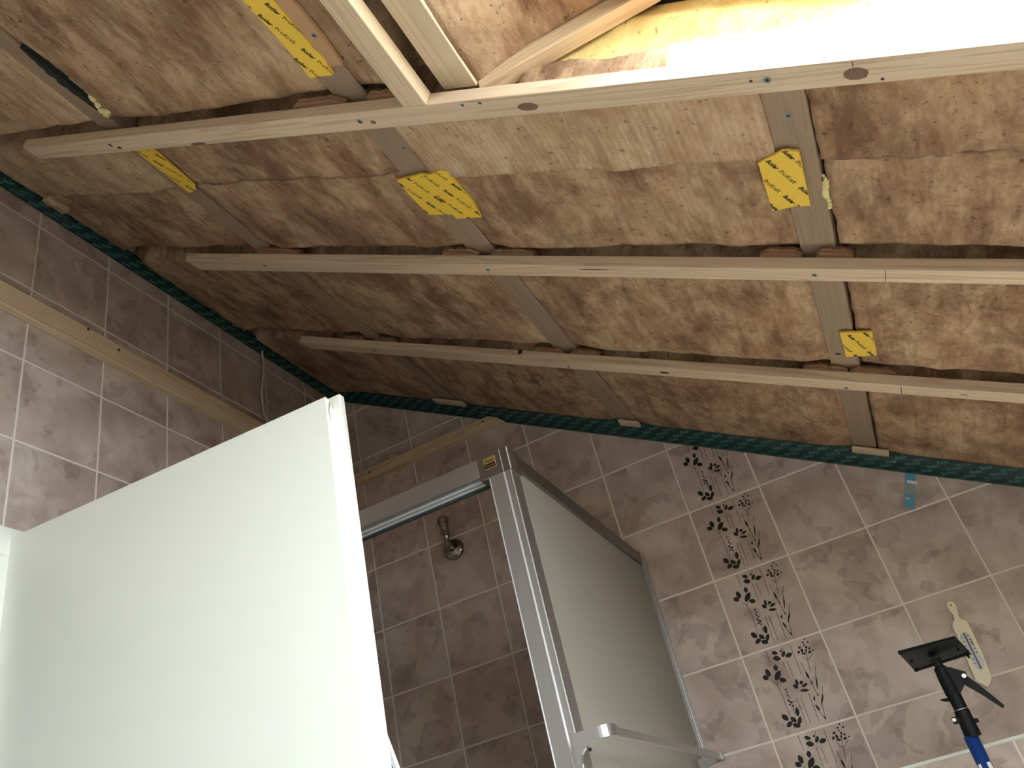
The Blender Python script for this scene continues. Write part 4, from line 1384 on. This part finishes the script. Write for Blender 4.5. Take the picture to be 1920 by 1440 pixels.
Geo().tube([(xc - 0.001, YP, pz(-0.9085)), (xc - 0.001, YP, pz(-0.907)), (xc, YP, pz(-0.862)), (xc, YP, pz(-0.860))], [0.0140, 0.0150, 0.0135, 0.0128], 20).obj('clamp_collar', M['black'], prop)
Geo().tube([(xc, YP, pz(-0.8605)), (xc, YP, pz(-0.8585))], 0.0128, 20).obj('collar_ring', M['alu'], prop)
o = Geo().tube([(xc - 0.022, YP - 0.006, pz(-0.8745)), (xc - 0.010, YP - 0.004, pz(-0.8745))], 0.0066, 14).obj('bolt_lug', M['black'], prop)
Geo().tube([(xc - 0.0195, YP - 0.0125, pz(-0.8730)), (xc - 0.0195, YP - 0.0135, pz(-0.8735))], 0.0036, 12).obj('bolt', M['alu_bright'], o)
Geo().tube([(xc + 0.010, YP, pz(-0.884)), (xc + 0.020, YP, pz(-0.8835))], [0.0050, 0.0036], 12).obj('bolt_lug', M['black'], prop)
body = Geo()
body.tube([(xc + 0.0005, YP, pz(-0.8600)), (xc, YP, pz(-0.832)), (xc, YP, pz(-0.829)), (xc - 0.0005, YP, pz(-0.800)), (xc - 0.001, YP, pz(-0.781)), (xc - 0.001, YP, pz(-0.778))],
          [0.0122, 0.0128, 0.0138, 0.0134, 0.0115, 0.009], 20)
body.prism([(xc + 0.004, -0.781), (xc + 0.014, -0.784), (xc + 0.0375, -0.8005), (xc + 0.0360, -0.812), (xc + 0.012, -0.833), (xc + 0.004, -0.833)], lambda u, v, h: (u, h, pz(v)), YP - 0.009, YP + 0.009)
bo = body.obj('body', M['black'], prop)
Geo().tube([(xc + 0.0315, YP - 0.0090, pz(-0.8065)), (xc + 0.0315, YP - 0.0110, pz(-0.8065))], 0.0040, 12).obj('pivot_screw', M['alu_bright'], bo)
Geo().prism([(xc + 0.028, -0.804), (xc + 0.036, -0.8065), (xc + 0.0545, -0.838), (xc + 0.0715, -0.8715), (xc + 0.0705, -0.8755), (xc + 0.0675, -0.8755), (xc + 0.044, -0.842), (xc + 0.026, -0.8205)],
            lambda u, v, h: (u, h, pz(v)), YP - 0.006, YP + 0.006).obj('lever', M['black'], prop)
Geo().tube([(xc - 0.013, YP, pz(-0.8375)), (xc - 0.020, YP - .003, pz(-0.8365)), (xc - 0.026, YP - .006, pz(-0.8345))], [0.0035, 0.0030, 0.0012], 8).obj('release_tab', M['black'], prop)
Geo().tube([(xc - 0.002, YP, pz(-0.782)), (xc - 0.002, YP, pz(-0.770)), (xc - 0.002, YP, pz(-0.762))], [0.010, 0.0085, 0.011], 16).obj('ball_joint', M['black'], prop)
Geo().tube([(xc - 0.011, YP - 0.004, pz(-0.7765)), (xc - 0.004, YP - 0.006, pz(-0.7795))], 0.0016, 8).obj('joint_pin', M['alu_bright'], prop)
pa, pb_, pc, pd = Vector((0.3370, -0.330, pz(-0.7376))), Vector((0.4452, -0.330, pz(-0.7422))), Vector((0.4610, -0.270, pz(-0.7672))), Vector((0.3517, -0.270, pz(-0.7682)))
pn = (pb_ - pa).cross(pd - pa).normalized()
if pn.z < 0: pn = -pn
pl = Geo().box8([pa, pb_, pc, pd, pa + pn * .006, pb_ + pn * .006, pc + pn * .006, pd + pn * .006], 0.0018)
plate = pl.obj('head_plate', M['black'], prop)
for (u, v) in ((0.10, 0.5), (0.9, 0.5), (0.04, 0.04), (0.96, 0.95), (0.05, 0.96)):
    p = pa + (pb_ - pa) * u + (pd - pa) * v
    Geo().tube([p + pn * 0.001, p - pn * 0.005], 0.0022, 8).obj('stud', M['black'], plate)
for f in (0.0, 1.0):
    a, b = pa + (pd - pa) * f, pb_ + (pc - pb_) * f
    Geo().tube([a - pn * .0008, b - pn * .0008], 0.0026, 8).obj('rim', M['black'], plate)

# ------------------------------------------------------------------ cable on the wall above the door
g = Geo()
XC = XL + 0.008
pts = [(XL + 0.045, -0.4355, 0.712), (XL + 0.030, -0.431, 0.690), (XC, -0.4245, 0.655), (XC, -0.4195, 0.617), (XC, -0.427, 0.560), (XC, -0.438, 0.500), (XC, -0.4395, 0.480), (XC, -0.4375, 0.430), (XC, -0.430, 0.405), (XC, -0.419, 0.388), (XC, -0.405, 0.374)]
sm = []
for i in range(len(pts) - 1):
    p0, p1, p2, p3 = [Vector(pts[max(0, min(len(pts) - 1, i + k))]) for k in (-1, 0, 1, 2)]
    for t in (0, .25, .5, .75):
        sm.append(0.5 * ((2 * p1) + (p2 - p0) * t + (2 * p0 - 5 * p1 + 4 * p2 - p3) * t * t + (3 * p1 - p0 - 3 * p2 + p3) * t ** 3))
sm.append(Vector(pts[-1]))
g.tube([(p.x, p.y, p.z + Z0) for p in sm], 0.0036, 8)
tag(g.obj('cable', M['cable'], smooth=True), 'thin grey cable hanging from the ceiling edge over the dark tiles', 'cable')
